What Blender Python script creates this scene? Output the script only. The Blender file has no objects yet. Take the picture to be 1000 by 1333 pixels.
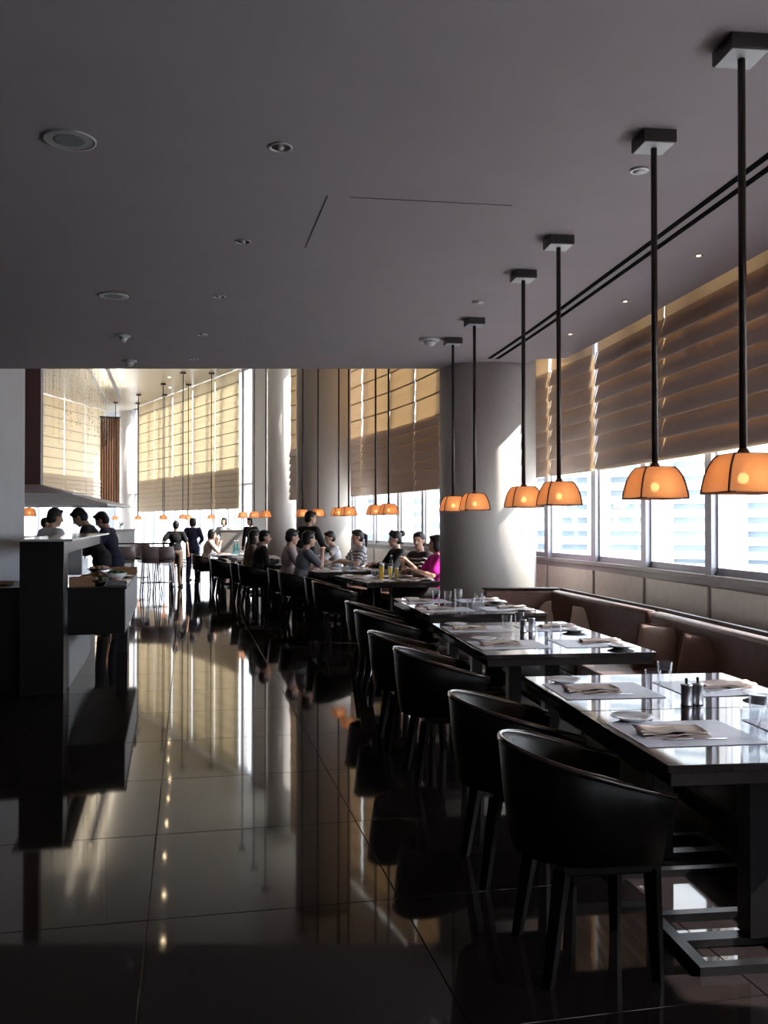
import bpy, bmesh, math, random
from mathutils import Vector, Matrix, Euler
random.seed(7)
R = math.radians
sc = bpy.context.scene
COL = sc.collection

# ------------------------------------------------------------------ camera
H_EYE = 1.48
cam_d = bpy.data.cameras.new('camera'); cam = bpy.data.objects.new('camera', cam_d); COL.objects.link(cam)
cam_d.sensor_fit = 'VERTICAL'; cam_d.sensor_height = 36.0; cam_d.lens = 36.0 * 1200 / 1333
cam.location = (0, 0, H_EYE)
cam.rotation_euler = (R(90) + math.atan(13.5 / 1200), 0, 0)
cam_d.clip_start = 0.05; cam_d.clip_end = 500
sc.camera = cam

# ------------------------------------------------------------------ light
SKY = 7.0
world = bpy.data.worlds.new('world'); sc.world = world; world.use_nodes = True
bg = world.node_tree.nodes['Background']
bg.inputs['Color'].default_value = (0.86, 0.93, 1.0, 1); bg.inputs['Strength'].default_value = SKY
sun_d = bpy.data.lights.new('sun', 'SUN'); sun = bpy.data.objects.new('sun', sun_d); COL.objects.link(sun)
SUN_AZ = Vector((1.0, -0.15, 0)).normalized(); SUN_EL = R(42)
sdir = Vector((SUN_AZ.x * math.cos(SUN_EL), SUN_AZ.y * math.cos(SUN_EL), math.sin(SUN_EL)))
sun.rotation_euler = sdir.to_track_quat('Z', 'Y').to_euler()
sun.location = (40, 0, 30)
UPL = 24.0
sun_d.energy = 12.0; sun_d.angle = R(0.6); sun_d.color = (1.0, 0.93, 0.82)

sc.view_settings.view_transform = 'Standard'
try: sc.view_settings.look = 'None'
except Exception: pass
sc.view_settings.gamma = 1.0; sc.view_settings.use_curve_mapping = False
sc.view_settings.exposure = 0.0
cy = sc.cycles
cy.max_bounces = 9; cy.diffuse_bounces = 4; cy.glossy_bounces = 4; cy.transmission_bounces = 5
cy.transparent_max_bounces = 24; cy.sample_clamp_indirect = 6.0
cy.caustics_reflective = False; cy.caustics_refractive = False
cy.use_denoising = True

# ------------------------------------------------------------------ materials
MATS = {}
def mat(name, color, rough=0.5, metal=0.0, ior=1.45, noise=0.0, nscale=20.0, bump=0.0, bscale=60.0,
        transl=None, emit=None, estr=0.0, coat=0.0, stretch=None, spec=None):
    if name in MATS: return MATS[name]
    m = bpy.data.materials.new(name); m.use_nodes = True
    nt = m.node_tree; p = nt.nodes['Principled BSDF']; out = nt.nodes['Material Output']
    c = (*color, 1)
    p.inputs['Base Color'].default_value = c
    p.inputs['Roughness'].default_value = rough; p.inputs['Metallic'].default_value = metal
    p.inputs['IOR'].default_value = ior
    if spec is not None: p.inputs['Specular IOR Level'].default_value = spec
    if coat: p.inputs['Coat Weight'].default_value = coat; p.inputs['Coat Roughness'].default_value = 0.08
    tc = nt.nodes.new('ShaderNodeTexCoord')
    src = tc.outputs['Object']
    if stretch:
        mp = nt.nodes.new('ShaderNodeMapping'); mp.inputs['Scale'].default_value = stretch
        nt.links.new(src, mp.inputs['Vector']); src = mp.outputs['Vector']
    colout = None
    if noise:
        n = nt.nodes.new('ShaderNodeTexNoise'); n.inputs['Scale'].default_value = nscale; n.inputs['Detail'].default_value = 5
        nt.links.new(src, n.inputs['Vector'])
        rp = nt.nodes.new('ShaderNodeValToRGB')
        rp.color_ramp.elements[0].position = 0.3; rp.color_ramp.elements[1].position = 0.7
        rp.color_ramp.elements[0].color = (*[max(0, x * (1 - noise)) for x in color], 1)
        rp.color_ramp.elements[1].color = (*[min(1, x * (1 + noise)) for x in color], 1)
        nt.links.new(n.outputs['Fac'], rp.inputs['Fac']); nt.links.new(rp.outputs['Color'], p.inputs['Base Color'])
        colout = rp.outputs['Color']
    if bump:
        b = nt.nodes.new('ShaderNodeBump'); b.inputs['Strength'].default_value = bump; b.inputs['Distance'].default_value = 0.01
        n2 = nt.nodes.new('ShaderNodeTexNoise'); n2.inputs['Scale'].default_value = bscale; n2.inputs['Detail'].default_value = 3
        nt.links.new(src, n2.inputs['Vector']); nt.links.new(n2.outputs['Fac'], b.inputs['Height'])
        nt.links.new(b.outputs['Normal'], p.inputs['Normal'])
    if emit:
        p.inputs['Emission Color'].default_value = (*emit, 1); p.inputs['Emission Strength'].default_value = estr
    if transl is not None:
        tcol, fac = transl
        t = nt.nodes.new('ShaderNodeBsdfTranslucent'); t.inputs['Color'].default_value = (*tcol, 1)
        mx = nt.nodes.new('ShaderNodeMixShader'); mx.inputs['Fac'].default_value = fac
        nt.links.new(p.outputs['BSDF'], mx.inputs[1]); nt.links.new(t.outputs['BSDF'], mx.inputs[2])
        nt.links.new(mx.outputs['Shader'], out.inputs['Surface'])
    MATS[name] = m
    return m

def glass_mat(name, tint=(1, 1, 1), refl=1.0, rough=0.0, ior=1.45, floor=0.0):
    """thin clear glass: light passes straight through, mirror reflection by Fresnel"""
    if name in MATS: return MATS[name]
    m = bpy.data.materials.new(name); m.use_nodes = True
    nt = m.node_tree; nt.nodes.clear()
    out = nt.nodes.new('ShaderNodeOutputMaterial')
    tr = nt.nodes.new('ShaderNodeBsdfTransparent'); tr.inputs['Color'].default_value = (*tint, 1)
    gl = nt.nodes.new('ShaderNodeBsdfGlossy'); gl.inputs['Roughness'].default_value = rough
    fr = nt.nodes.new('ShaderNodeLayerWeight'); fr.inputs['Blend'].default_value = 0.5
    pw = nt.nodes.new('ShaderNodeMath'); pw.operation = 'POWER'; pw.inputs[1].default_value = 4.0
    nt.links.new(fr.outputs['Facing'], pw.inputs[0])
    mu = nt.nodes.new('ShaderNodeMath'); mu.operation = 'MULTIPLY_ADD'; mu.inputs[1].default_value = refl * 0.85; mu.inputs[2].default_value = floor + 0.03
    mu.use_clamp = True
    mx = nt.nodes.new('ShaderNodeMixShader')
    nt.links.new(pw.outputs['Value'], mu.inputs[0]); nt.links.new(mu.outputs['Value'], mx.inputs['Fac'])
    nt.links.new(tr.outputs['BSDF'], mx.inputs[1]); nt.links.new(gl.outputs['BSDF'], mx.inputs[2])
    nt.links.new(mx.outputs['Shader'], out.inputs['Surface'])
    MATS[name] = m
    return m

M_ceil   = mat('ceiling_plaster', (0.455, 0.405, 0.445), 0.75, noise=0.03, nscale=3, bump=0.05, bscale=200)
M_ceilhi = mat('high_ceiling_plaster', (0.60, 0.56, 0.50), 0.28, noise=0.02, nscale=2)
M_wall   = mat('wall_paint', (0.54, 0.56, 0.61), 0.7, noise=0.03, nscale=4)
M_col    = mat('column_plaster', (0.72, 0.67, 0.63), 0.5, noise=0.04, nscale=30)
M_dwall  = mat('dark_wall', (0.08, 0.07, 0.07), 0.7, noise=0.1, nscale=4)
M_floor  = mat('polished_stone', (0.016, 0.012, 0.012), 0.045, ior=1.41, noise=0.25, nscale=9, bump=0.006, bscale=3)
M_floor.node_tree.nodes['Principled BSDF'].inputs['Specular Tint'].default_value = (1.0, 0.86, 0.76, 1)
M_grout  = mat('grout', (0.012, 0.010, 0.010), 0.5, noise=0.1, nscale=30)
M_blind  = mat('blind_fabric', (0.74, 0.63, 0.56), 0.9, noise=0.06, nscale=60, transl=((0.80, 0.48, 0.20), 0.085))  # same cloth as the far blinds, weaker sun put into its low translucency
M_blindf = mat('sunlit_blind_fabric', (0.66, 0.57, 0.46), 0.9, noise=0.06, nscale=40, transl=((0.90, 0.69, 0.40), 0.175))  # same cloth, stronger sun on the far blinds put into colour and translucency
M_blindw = mat('blind_hem', (0.55, 0.48, 0.40), 0.9, noise=0.05, nscale=50, transl=((0.80, 0.66, 0.46), 0.35))
M_blindb = mat('blind_batten', (0.42, 0.36, 0.28), 0.9, noise=0.05, nscale=50)
M_cord   = mat('blind_cord', (0.75, 0.70, 0.60), 0.8, noise=0.05, nscale=50, transl=((0.8, 0.75, 0.6), 0.3))
M_frame  = mat('window_frame', (0.42, 0.42, 0.48), 0.35, metal=0.3, noise=0.05, nscale=15)
M_framew = mat('window_bead', (0.85, 0.85, 0.88), 0.4, noise=0.03, nscale=15)
M_pane   = glass_mat('window_glass', (0.98, 0.99, 1.0), 0.35)
M_wain   = mat('wainscot', (0.70, 0.63, 0.56), 0.33, noise=0.06, nscale=12, spec=0.6)
M_wainfr = mat('wainscot_frame', (0.36, 0.33, 0.33), 0.35, noise=0.06, nscale=12)
M_leath  = mat('banquette_leather', (0.14, 0.078, 0.062), 0.34, noise=0.2, nscale=14, bump=0.12, bscale=90)
M_ledge  = mat('ledge_stone', (0.40, 0.38, 0.38), 0.2, noise=0.08, nscale=20)
M_table  = mat('lacquered_table', (0.030, 0.022, 0.022), 0.045, ior=1.6, noise=0.25, nscale=10, stretch=(8, 1, 1))
M_tedge  = mat('table_edge', (0.022, 0.016, 0.016), 0.25, noise=0.2, nscale=14)
M_black  = mat('black_metal', (0.014, 0.013, 0.014), 0.35, metal=0.2, noise=0.2, nscale=30)
M_chair  = mat('chair_leather', (0.005, 0.004, 0.004), 0.42, noise=0.2, nscale=20, bump=0.05, bscale=120, spec=0.22)
M_chairg = mat('chair_rim', (0.022, 0.014, 0.012), 0.16, noise=0.2, nscale=20, coat=0.6)
M_rod    = mat('lamp_rod', (0.035, 0.022, 0.020), 0.4, noise=0.15, nscale=30)
M_canopy = mat('lamp_canopy', (0.055, 0.048, 0.050), 0.42, noise=0.1, nscale=30)
M_canplt = mat('canopy_plate', (0.62, 0.64, 0.70), 0.35, noise=0.05, nscale=30)
M_shade  = mat('lamp_shade', (0.75, 0.42, 0.20), 0.85, noise=0.05, nscale=90, transl=((1.0, 0.47, 0.24), 0.55))
def let_through(m, fac):
    """open weave: a little light passes straight through the cloth"""
    nt = m.node_tree; out = nt.nodes['Material Output']; src = out.inputs['Surface'].links[0].from_socket
    t = nt.nodes.new('ShaderNodeBsdfTransparent'); t.inputs['Color'].default_value = (1.0, 0.85, 0.62, 1)
    mx = nt.nodes.new('ShaderNodeMixShader'); mx.inputs['Fac'].default_value = fac
    nt.links.new(src, mx.inputs[1]); nt.links.new(t.outputs['BSDF'], mx.inputs[2]); nt.links.new(mx.outputs['Shader'], out.inputs['Surface'])
let_through(M_shade, 0.035)
M_rib    = mat('lamp_rib', (0.16, 0.045, 0.018), 0.5, noise=0.1, nscale=40)
M_bulb   = mat('bulb', (1, 0.9, 0.7), 0.4, emit=(1.0, 0.72, 0.38), estr=25.0, noise=0.01, nscale=40)
M_mat    = mat('placemat', (0.70, 0.71, 0.80), 0.35, noise=0.05, nscale=150, bump=0.1, bscale=300)
M_napkin = mat('napkin', (0.62, 0.50, 0.44), 0.85, noise=0.08, nscale=60, bump=0.1, bscale=200)
M_napd   = mat('napkin_band', (0.40, 0.22, 0.13), 0.8, noise=0.1, nscale=60)
M_china  = mat('china', (0.78, 0.78, 0.82), 0.15, noise=0.02, nscale=30)
M_steel  = mat('cutlery_steel', (0.62, 0.62, 0.66), 0.18, metal=1.0, noise=0.05, nscale=40)
M_mill   = mat('mill_steel', (0.62, 0.62, 0.66), 0.34, metal=1.0, noise=0.08, nscale=60, stretch=(1, 1, 0.05))
M_glass  = glass_mat('tumbler_glass', (0.965, 0.97, 0.985), 1.0, ior=1.5, floor=0.02)
M_gbot   = glass_mat('clear_bottle', (0.80, 0.90, 0.95), 1.0, floor=0.05)
M_gteal  = glass_mat('teal_bottle', (0.45, 0.78, 0.80), 1.0, floor=0.05)
M_beer   = mat('beer', (0.75, 0.55, 0.03), 0.15, noise=0.05, nscale=30, transl=((1.0, 0.80, 0.12), 0.7))
M_foam   = mat('beer_foam', (0.9, 0.88, 0.8), 0.9, noise=0.04, nscale=60)
M_pil    = mat('cushion_beige', (0.72, 0.64, 0.55), 0.75, noise=0.06, nscale=50, bump=0.1, bscale=150)
M_pilm   = mat('cushion_tan', (0.34, 0.25, 0.21), 0.65, noise=0.08, nscale=50, bump=0.1, bscale=150)
M_pilb   = mat('cushion_brown', (0.17, 0.10, 0.085), 0.6, noise=0.1, nscale=40, bump=0.1, bscale=150)
M_counter= mat('counter_black', (0.012, 0.011, 0.012), 0.28, noise=0.2, nscale=10)
M_ctop   = mat('counter_top', (0.50, 0.48, 0.47), 0.15, noise=0.1, nscale=12)
M_panel  = mat('counter_panel', (0.50, 0.50, 0.52), 0.4, noise=0.05, nscale=10)
M_hood   = mat('hood_steel', (0.80, 0.81, 0.86), 0.4, metal=0.0, noise=0.04, nscale=10)
M_hoodd  = mat('hood_canopy', (0.45, 0.40, 0.43), 0.4, metal=0.0, noise=0.05, nscale=10)
M_duct   = mat('duct_brown', (0.12, 0.055, 0.055), 0.45, noise=0.1, nscale=8)
M_drape  = mat('drape_brown', (0.16, 0.085, 0.06), 0.9, noise=0.15, nscale=30, transl=((0.5, 0.25, 0.12), 0.15))
M_white  = mat('white_lacquer', (0.85, 0.85, 0.86), 0.35, noise=0.02, nscale=10)
M_part   = mat('partition', (0.42, 0.37, 0.34), 0.6, noise=0.06, nscale=20)
M_trim   = mat('fixture_trim', (0.60, 0.60, 0.64), 0.3, metal=0.4, noise=0.04, nscale=30)
M_fixt   = mat('fixture_white', (0.72, 0.74, 0.76), 0.45, noise=0.03, nscale=30)
M_refl   = mat('downlight_reflector', (0.75, 0.70, 0.65), 0.12, metal=1.0, noise=0.03, nscale=30)
M_lit    = mat('lit_lamp', (1, 0.9, 0.75), 0.4, emit=(1.0, 0.78, 0.48), estr=60.0, noise=0.01, nscale=30)
M_litdim = mat('dim_lamp', (1, 0.9, 0.8), 0.4, emit=(1.0, 0.70, 0.50), estr=3.0, noise=0.01, nscale=30)
M_slot   = mat('slot_black', (0.004, 0.004, 0.004), 0.9, noise=0.1, nscale=30, spec=0.05)
M_groove = mat('panel_joint', (0.05, 0.045, 0.045), 0.8, noise=0.1, nscale=30)
M_grille = mat('speaker_grille', (0.30, 0.31, 0.34), 0.6, noise=0.1, nscale=300)
M_plaza  = mat('plaza_paving', (0.55, 0.54, 0.52), 0.8, noise=0.1, nscale=0.6)
M_bldg   = mat('facade_panel', (0.82, 0.84, 0.86), 0.6, noise=0.04, nscale=0.8)
M_bglass = mat('facade_glass', (0.26, 0.33, 0.40), 0.3, noise=0.3, nscale=0.4)
M_stool  = mat('stool_shell', (0.24, 0.18, 0.19), 0.4, noise=0.1, nscale=20)
M_chrome = mat('stool_chrome', (0.55, 0.55, 0.60), 0.2, metal=1.0, noise=0.05, nscale=20)
M_bead   = glass_mat('glass_beads', (0.92, 0.86, 0.74), 1.0, floor=0.12, rough=0.2)
M_plant  = mat('leaf_green', (0.04, 0.12, 0.05), 0.6, noise=0.3, nscale=40)
M_skin   = mat('skin', (0.56, 0.34, 0.25), 0.55, noise=0.06, nscale=30)
M_hair   = mat('hair_black', (0.012, 0.010, 0.012), 0.45, noise=0.3, nscale=120, stretch=(3, 3, 0.5))
M_eye    = mat('eye_dark', (0.03, 0.02, 0.02), 0.3, noise=0.1, nscale=60)
M_lip    = mat('lip', (0.40, 0.16, 0.14), 0.5, noise=0.1, nscale=60)
def cloth(name, c): return mat('cloth_' + name, c, 0.85, noise=0.1, nscale=45, bump=0.15, bscale=60)

# ------------------------------------------------------------------ mesh building
class MB:
    def __init__(s): s.v = []; s.f = []; s.smooth = []
    def add(s, vs, fs, smooth=False):
        b = len(s.v); s.v += [tuple(v) for v in vs]
        for f in fs: s.f.append(tuple(b + i for i in f)); s.smooth.append(smooth)
        return s
    def box(s, x0, x1, y0, y1, z0, z1, M=None):
        vs = [Vector((x, y, z)) for z in (z0, z1) for (x, y) in ((x0, y0), (x1, y0), (x1, y1), (x0, y1))]
        if M: vs = [M @ v for v in vs]
        return s.add(vs, [(3, 2, 1, 0), (4, 5, 6, 7), (0, 1, 5, 4), (1, 2, 6, 5), (2, 3, 7, 6), (3, 0, 4, 7)])
    def bevbox(s, x0, x1, y0, y1, z0, z1, b=0.01, M=None):
        """box with chamfered edges"""
        bm = bmesh.new()
        vs = [bm.verts.new((x, y, z)) for z in (z0, z1) for (x, y) in ((x0, y0), (x1, y0), (x1, y1), (x0, y1))]
        for f in ((3, 2, 1, 0), (4, 5, 6, 7), (0, 1, 5, 4), (1, 2, 6, 5), (2, 3, 7, 6), (3, 0, 4, 7)): bm.faces.new([vs[i] for i in f])
        bm.normal_update(); bmesh.ops.bevel(bm, geom=bm.edges[:], offset=b, segments=2, affect='EDGES', profile=0.5)
        bm.normal_update(); bm.verts.index_update()
        flat = [max(abs(c) for c in f.normal) > 0.999 for f in bm.faces]; n0 = len(s.f)
        s.add([(M @ v.co) if M else v.co.copy() for v in bm.verts], [[v.index for v in f.verts] for f in bm.faces], True)
        for i, fl in enumerate(flat):
            if fl: s.smooth[n0 + i] = False
        bm.free(); return s
    def tube(s, pts, r, n=8, cap=True, smooth=True):
        pts = [Vector(p) for p in pts]
        rs = r if isinstance(r, (list, tuple)) else [r] * len(pts)
        b = len(s.v); up = Vector((0, 0, 1)); prev = None
        for i, p in enumerate(pts):
            d = (pts[min(i + 1, len(pts) - 1)] - pts[max(i - 1, 0)])
            d = d.normalized() if d.length > 1e-9 else Vector((0, 0, 1))
            a = prev - d * prev.dot(d) if prev else (Vector((1, 0, 0)) if abs(d.z) > 0.9 else up).cross(d)
            if a.length < 1e-6: a = Vector((1, 0, 0)).cross(d)
            a.normalize(); c = d.cross(a); prev = a
            for k in range(n):
                t = 2 * math.pi * k / n
                s.v.append(tuple(p + (a * math.cos(t) + c * math.sin(t)) * rs[i]))
        for i in range(len(pts) - 1):
            for k in range(n):
                k2 = (k + 1) % n
                s.f.append((b + i * n + k, b + i * n + k2, b + (i + 1) * n + k2, b + (i + 1) * n + k)); s.smooth.append(smooth)
        if cap:
            s.f.append(tuple(b + k for k in reversed(range(n)))); s.smooth.append(False)
            s.f.append(tuple(b + (len(pts) - 1) * n + k for k in range(n))); s.smooth.append(False)
        return s
    def lathe(s, prof, n=20, center=(0, 0, 0), smooth=True):
        b = len(s.v); cx, cy_, cz = center
        for (r, z) in prof:
            for k in range(n):
                t = 2 * math.pi * k / n
                s.v.append((cx + r * math.cos(t), cy_ + r * math.sin(t), cz + z))
        for i in range(len(prof) - 1):
            for k in range(n):
                k2 = (k + 1) % n
                s.f.append((b + i * n + k, b + i * n + k2, b + (i + 1) * n + k2, b + (i + 1) * n + k)); s.smooth.append(smooth)
        if prof[0][0] > 1e-5: s.f.append(tuple(b + k for k in reversed(range(n)))); s.smooth.append(False)
        if prof[-1][0] > 1e-5: s.f.append(tuple(b + (len(prof) - 1) * n + k for k in range(n))); s.smooth.append(False)
        return s
    def ell(s, c, r, M=None, nu=14, nv=9):
        vs = []; fs = []
        for j in range(nv + 1):
            ph = math.pi * j / nv
            for i in range(nu):
                th = 2 * math.pi * i / nu
                v = Vector((r[0] * math.sin(ph) * math.cos(th), r[1] * math.sin(ph) * math.sin(th), r[2] * math.cos(ph)))
                if M: v = M @ v
                vs.append(v + Vector(c))
        for j in range(nv):
            for i in range(nu):
                i2 = (i + 1) % nu
                fs.append((j * nu + i, (j + 1) * nu + i, (j + 1) * nu + i2, j * nu + i2))
        return s.add(vs, fs, True)
    def cap(s, p0, r0, p1, r1, n=10):
        """tapered capsule"""
        p0 = Vector(p0); p1 = Vector(p1); d = (p1 - p0); L = max(d.length, 1e-5); d = d / L
        pts = []; rs = []
        for a in (0, 25, 55): pts.append(p0 - d * r0 * math.cos(R(a))); rs.append(max(1e-4, r0 * math.sin(R(a))))
        pts.append(p0); rs.append(r0); pts.append(p1); rs.append(r1)
        for a in (55, 25, 0): pts.append(p1 + d * r1 * math.cos(R(a))); rs.append(max(1e-4, r1 * math.sin(R(a))))
        return s.tube(pts, rs, n)
    def mesh(s, name):
        m = bpy.data.meshes.new(name); m.from_pydata(s.v, [], s.f)
        m.polygons.foreach_set('use_smooth', s.smooth); m.update(); return m
    def build(s, name, material, parent=None, loc=None, rz=0):
        return put(name, s.mesh(name), material, parent, loc, rz)

def put(name, mesh, material=None, parent=None, loc=None, rz=0):
    o = bpy.data.objects.new(name, mesh); COL.objects.link(o)
    if material is not None and len(mesh.materials) == 0: mesh.materials.append(material)
    if parent is not None: o.parent = parent
    if loc is not None: o.location = loc
    if rz: o.rotation_euler = (0, 0, rz)
    return o
def tag(o, label=None, cat=None, group=None, kind=None):
    if label: o['label'] = label
    if cat: o['category'] = cat
    if group: o['group'] = group
    if kind: o['kind'] = kind
    return o
def thing(name, label, cat, loc=(0, 0, 0), rz=0, group=None):
    o = bpy.data.objects.new(name, None); COL.objects.link(o); o.empty_display_size = 0.1
    o.location = loc; o.rotation_euler = (0, 0, rz)
    return tag(o, label, cat, group)
def struct(name, mb, m, parent=None, label=None):
    o = mb.build(name, m, parent)
    if parent is None: o['kind'] = 'structure'
    if label: o['label'] = label
    return o
def copy_tree(o, parent=None):
    c = o.copy(); COL.objects.link(c); c.parent = parent
    for ch in list(o.children): copy_tree(ch, c)
    return c
CACHE = {}
def cached(key, fn):
    if key not in CACHE: CACHE[key] = fn()
    return CACHE[key]
def ground(px, py, z=0.0):
    """place on the ground plan of a photographed point whose height is known"""
    D = (H_EYE - z) * 1200 / (py - 680); return ((px - 500) / 1200 * D, D)
def col(px, D): return (px - 500) / 1200 * D

# ------------------------------------------------------------------ curves of the room
def catmull(P, n=10):
    out = []
    P = [Vector(p) for p in P]
    for i in range(len(P) - 1):
        a = P[max(i - 1, 0)]; b = P[i]; c = P[i + 1]; d = P[min(i + 2, len(P) - 1)]
        for k in range(n):
            t = k / n
            out.append(0.5 * ((2 * b) + (c - a) * t + (2 * a - 5 * b + 4 * c - d) * t * t + (3 * b - a - 3 * c + d) * t ** 3))
    out.append(P[-1]); return out
class Path:
    def __init__(s, P, n=10):
        s.p = catmull([(x, y, 0) for x, y in P], n); s.s = [0]
        for i in range(1, len(s.p)): s.s.append(s.s[-1] + (s.p[i] - s.p[i - 1]).length)
    def at(s, q):
        if q <= 0: i = 0
        elif q >= s.s[-1]: i = len(s.p) - 2
        else:
            i = 0
            while s.s[i + 1] < q: i += 1
        t = (q - s.s[i]) / (s.s[i + 1] - s.s[i])
        return s.p[i].lerp(s.p[i + 1], t) if 0 <= t <= 1 else s.p[i] + (s.p[i + 1] - s.p[i]) * t
    def tan(s, q):
        d = s.at(q + 0.05) - s.at(q - 0.05); return d.normalized()
    def inn(s, q): t = s.tan(q); return Vector((-t.y, t.x, 0))
    def s_at_y(s, y):
        for i in range(len(s.p) - 1):
            if s.p[i].y <= y <= s.p[i + 1].y:
                return s.s[i] + (y - s.p[i].y) / (s.p[i + 1].y - s.p[i].y) * (s.s[i + 1] - s.s[i])
        return 0
G = Path([(4.05, -4.0), (3.8, -1.8), (3.34, 2.2), (3.15, 3.9), (2.84, 6.3), (2.55, 8.6), (2.2, 10.7), (0.69, 16.5), (-0.67, 20.1),
          (-1.85, 23.6), (-4.2, 28.1), (-9.8, 37.4), (-10.3, 38.2)])
CL = Path([(2.16, -4.0), (1.92, -2), (1.69, 0), (1.46, 2), (1.265, 3.68), (0.985, 6.0), (0.70, 8.25), (0.37, 10.37), (-0.02, 12.3), (-0.72, 14.5), (-1.6, 17.0), (-2.6, 19.6), (-3.6, 22.0)])
D_EDGE = 10.3          # where the low ceiling stops
Z_LOW, Z_HI = 3.2, 6.2
Z_SILL, Z_BLIND = 1.05, 2.05

# ------------------------------------------------------------------ floor
def poly_slab(pts, z0, z1):
    mb = MB(); n = len(pts)
    mb.add([(x, y, z0) for x, y in pts] + [(x, y, z1) for x, y in pts],
           [tuple(reversed(range(n))), tuple(range(n, 2 * n))] + [(i, (i + 1) % n, n + (i + 1) % n, n + i) for i in range(n)])
    return mb
gpts = [(p.x, p.y) for p in G.p]
X_LEFT = -13.4
floor_pts = gpts + [(-10.3, 41.0), (X_LEFT, 41.0), (X_LEFT, -4.0)]
floor = struct('floor', poly_slab(floor_pts, -0.30, -0.012), M_grout)
floor['label'] = 'polished dark stone floor reflecting blinds and lamps'
HT = R(12.0); TS = 0.96
tile_mesh = MB().bevbox(-TS / 2 + .002, TS / 2 - .002, -TS / 2 + .002, TS / 2 - .002, -0.011, 0.0, 0.0012).mesh('tile')
tile_mesh.polygons.foreach_set('use_smooth', [False] * len(tile_mesh.polygons))
cand = []
for i in range(-26, 16):
    for j in range(-8, 50):
        lx = (i + 0.35) * TS; ly = (j + 0.2) * TS
        x = lx * math.cos(HT) - ly * math.sin(HT); y = lx * math.sin(HT) + ly * math.cos(HT)
        if y < -3.3 or y > 40.3 or x < X_LEFT + 0.7: continue
        q = G.s_at_y(max(-3.9, min(38, y))); g = G.at(q)
        if (Vector((x, y, 0)) - g).dot(G.inn(q)) < 0.70 and y < 38.6: continue
        if y > 38 and x > -11: continue
        cand.append((x, y))
vis = lambda c: c[1] > 1.6 and abs(c[0] / c[1]) < 0.55
near = sorted([c for c in cand if vis(c)], key=lambda c: c[1])[:290]
ns = set(near)
for (x, y) in near:
    put('floor_tile', tile_mesh, M_floor, floor, (x, y, 0), HT)
rest = MB()
for (x, y) in cand:
    if (x, y) in ns: continue
    rest.box(-TS / 2 + .002, TS / 2 - .002, -TS / 2 + .002, TS / 2 - .002, -0.011, 0.0, Matrix.Translation((x, y, 0)) @ Matrix.Rotation(HT, 4, 'Z'))
o = rest.build('floor_tiles_beyond', M_floor, floor); o['kind'] = 'stuff'

# ------------------------------------------------------------------ ceilings
edge_off = 1.40
cpts = []
for i in range(40):
    q = i / 39 * CL.s_at_y(9.42); p = CL.at(q) - CL.inn(q) * edge_off
    cpts.append((p.x, p.y))
low_pts = cpts + [(1.60, 9.70), (1.50, D_EDGE), (X_LEFT, D_EDGE), (X_LEFT, -4)]
ceil = struct('ceiling', poly_slab(low_pts, Z_LOW, Z_LOW + 0.16), M_ceil)
ceil['label'] = 'plain grey dropped ceiling over the near dining area'
# bulkhead where the low ceiling stops, and the covered cove behind its window edge
mb = MB(); mb.box(X_LEFT, 2.6, D_EDGE - 0.02, D_EDGE + 0.10, Z_LOW + 0.16, Z_HI + 0.1)
struct('trim_1', mb, M_ceil)
cove = MB()
pp = [(CL.at(i / 39 * CL.s_at_y(9.9)) - CL.inn(i / 39 * CL.s_at_y(9.9)) * 1.25) for i in range(40)]
cove_pts = [(p.x, p.y) for p in pp] + [(1.6, 10.35), (2.35, 10.6)] + [(p.x + 0.25, p.y) for p in reversed([q for q in G.p if q.y < 10.2])]
struct('trim_2', poly_slab(cove_pts, 3.60, 3.70), M_ceil)
hi_pts = [(p.x + 0.3, p.y) for p in G.p if p.y > 10.0] + [(-10.3, 41.2), (X_LEFT - 0.2, 41.2), (X_LEFT - 0.2, D_EDGE), (2.6, D_EDGE)]
hi = struct('ceiling_high', poly_slab(hi_pts, Z_HI, Z_HI + 0.15), M_ceilhi)
roof = struct('trim_4', poly_slab([(p.x + .22, p.y) for p in G.p if p.y < 10.6] + [(X_LEFT - .2, 10.6), (X_LEFT - .2, -4.2)], 4.3, 4.4), M_dwall)

# ------------------------------------------------------------------ solid walls
struct('wall_left', MB().box(X_LEFT - 0.2, X_LEFT, -4.2, 30.8, 0, Z_HI), M_dwall)
struct('wall_back', MB().box(X_LEFT - 0.2, 4.4, -4.3, -4.0, 0, 4.3), M_dwall)
struct('wall_far', MB().box(X_LEFT - 0.2, -10.0, 40.9, 41.1, 0, Z_HI), M_wall)
struct('wall_pier', MB().box(-9.0, -4.40, 10.42, 11.28, 0, Z_HI), M_wall)

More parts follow.
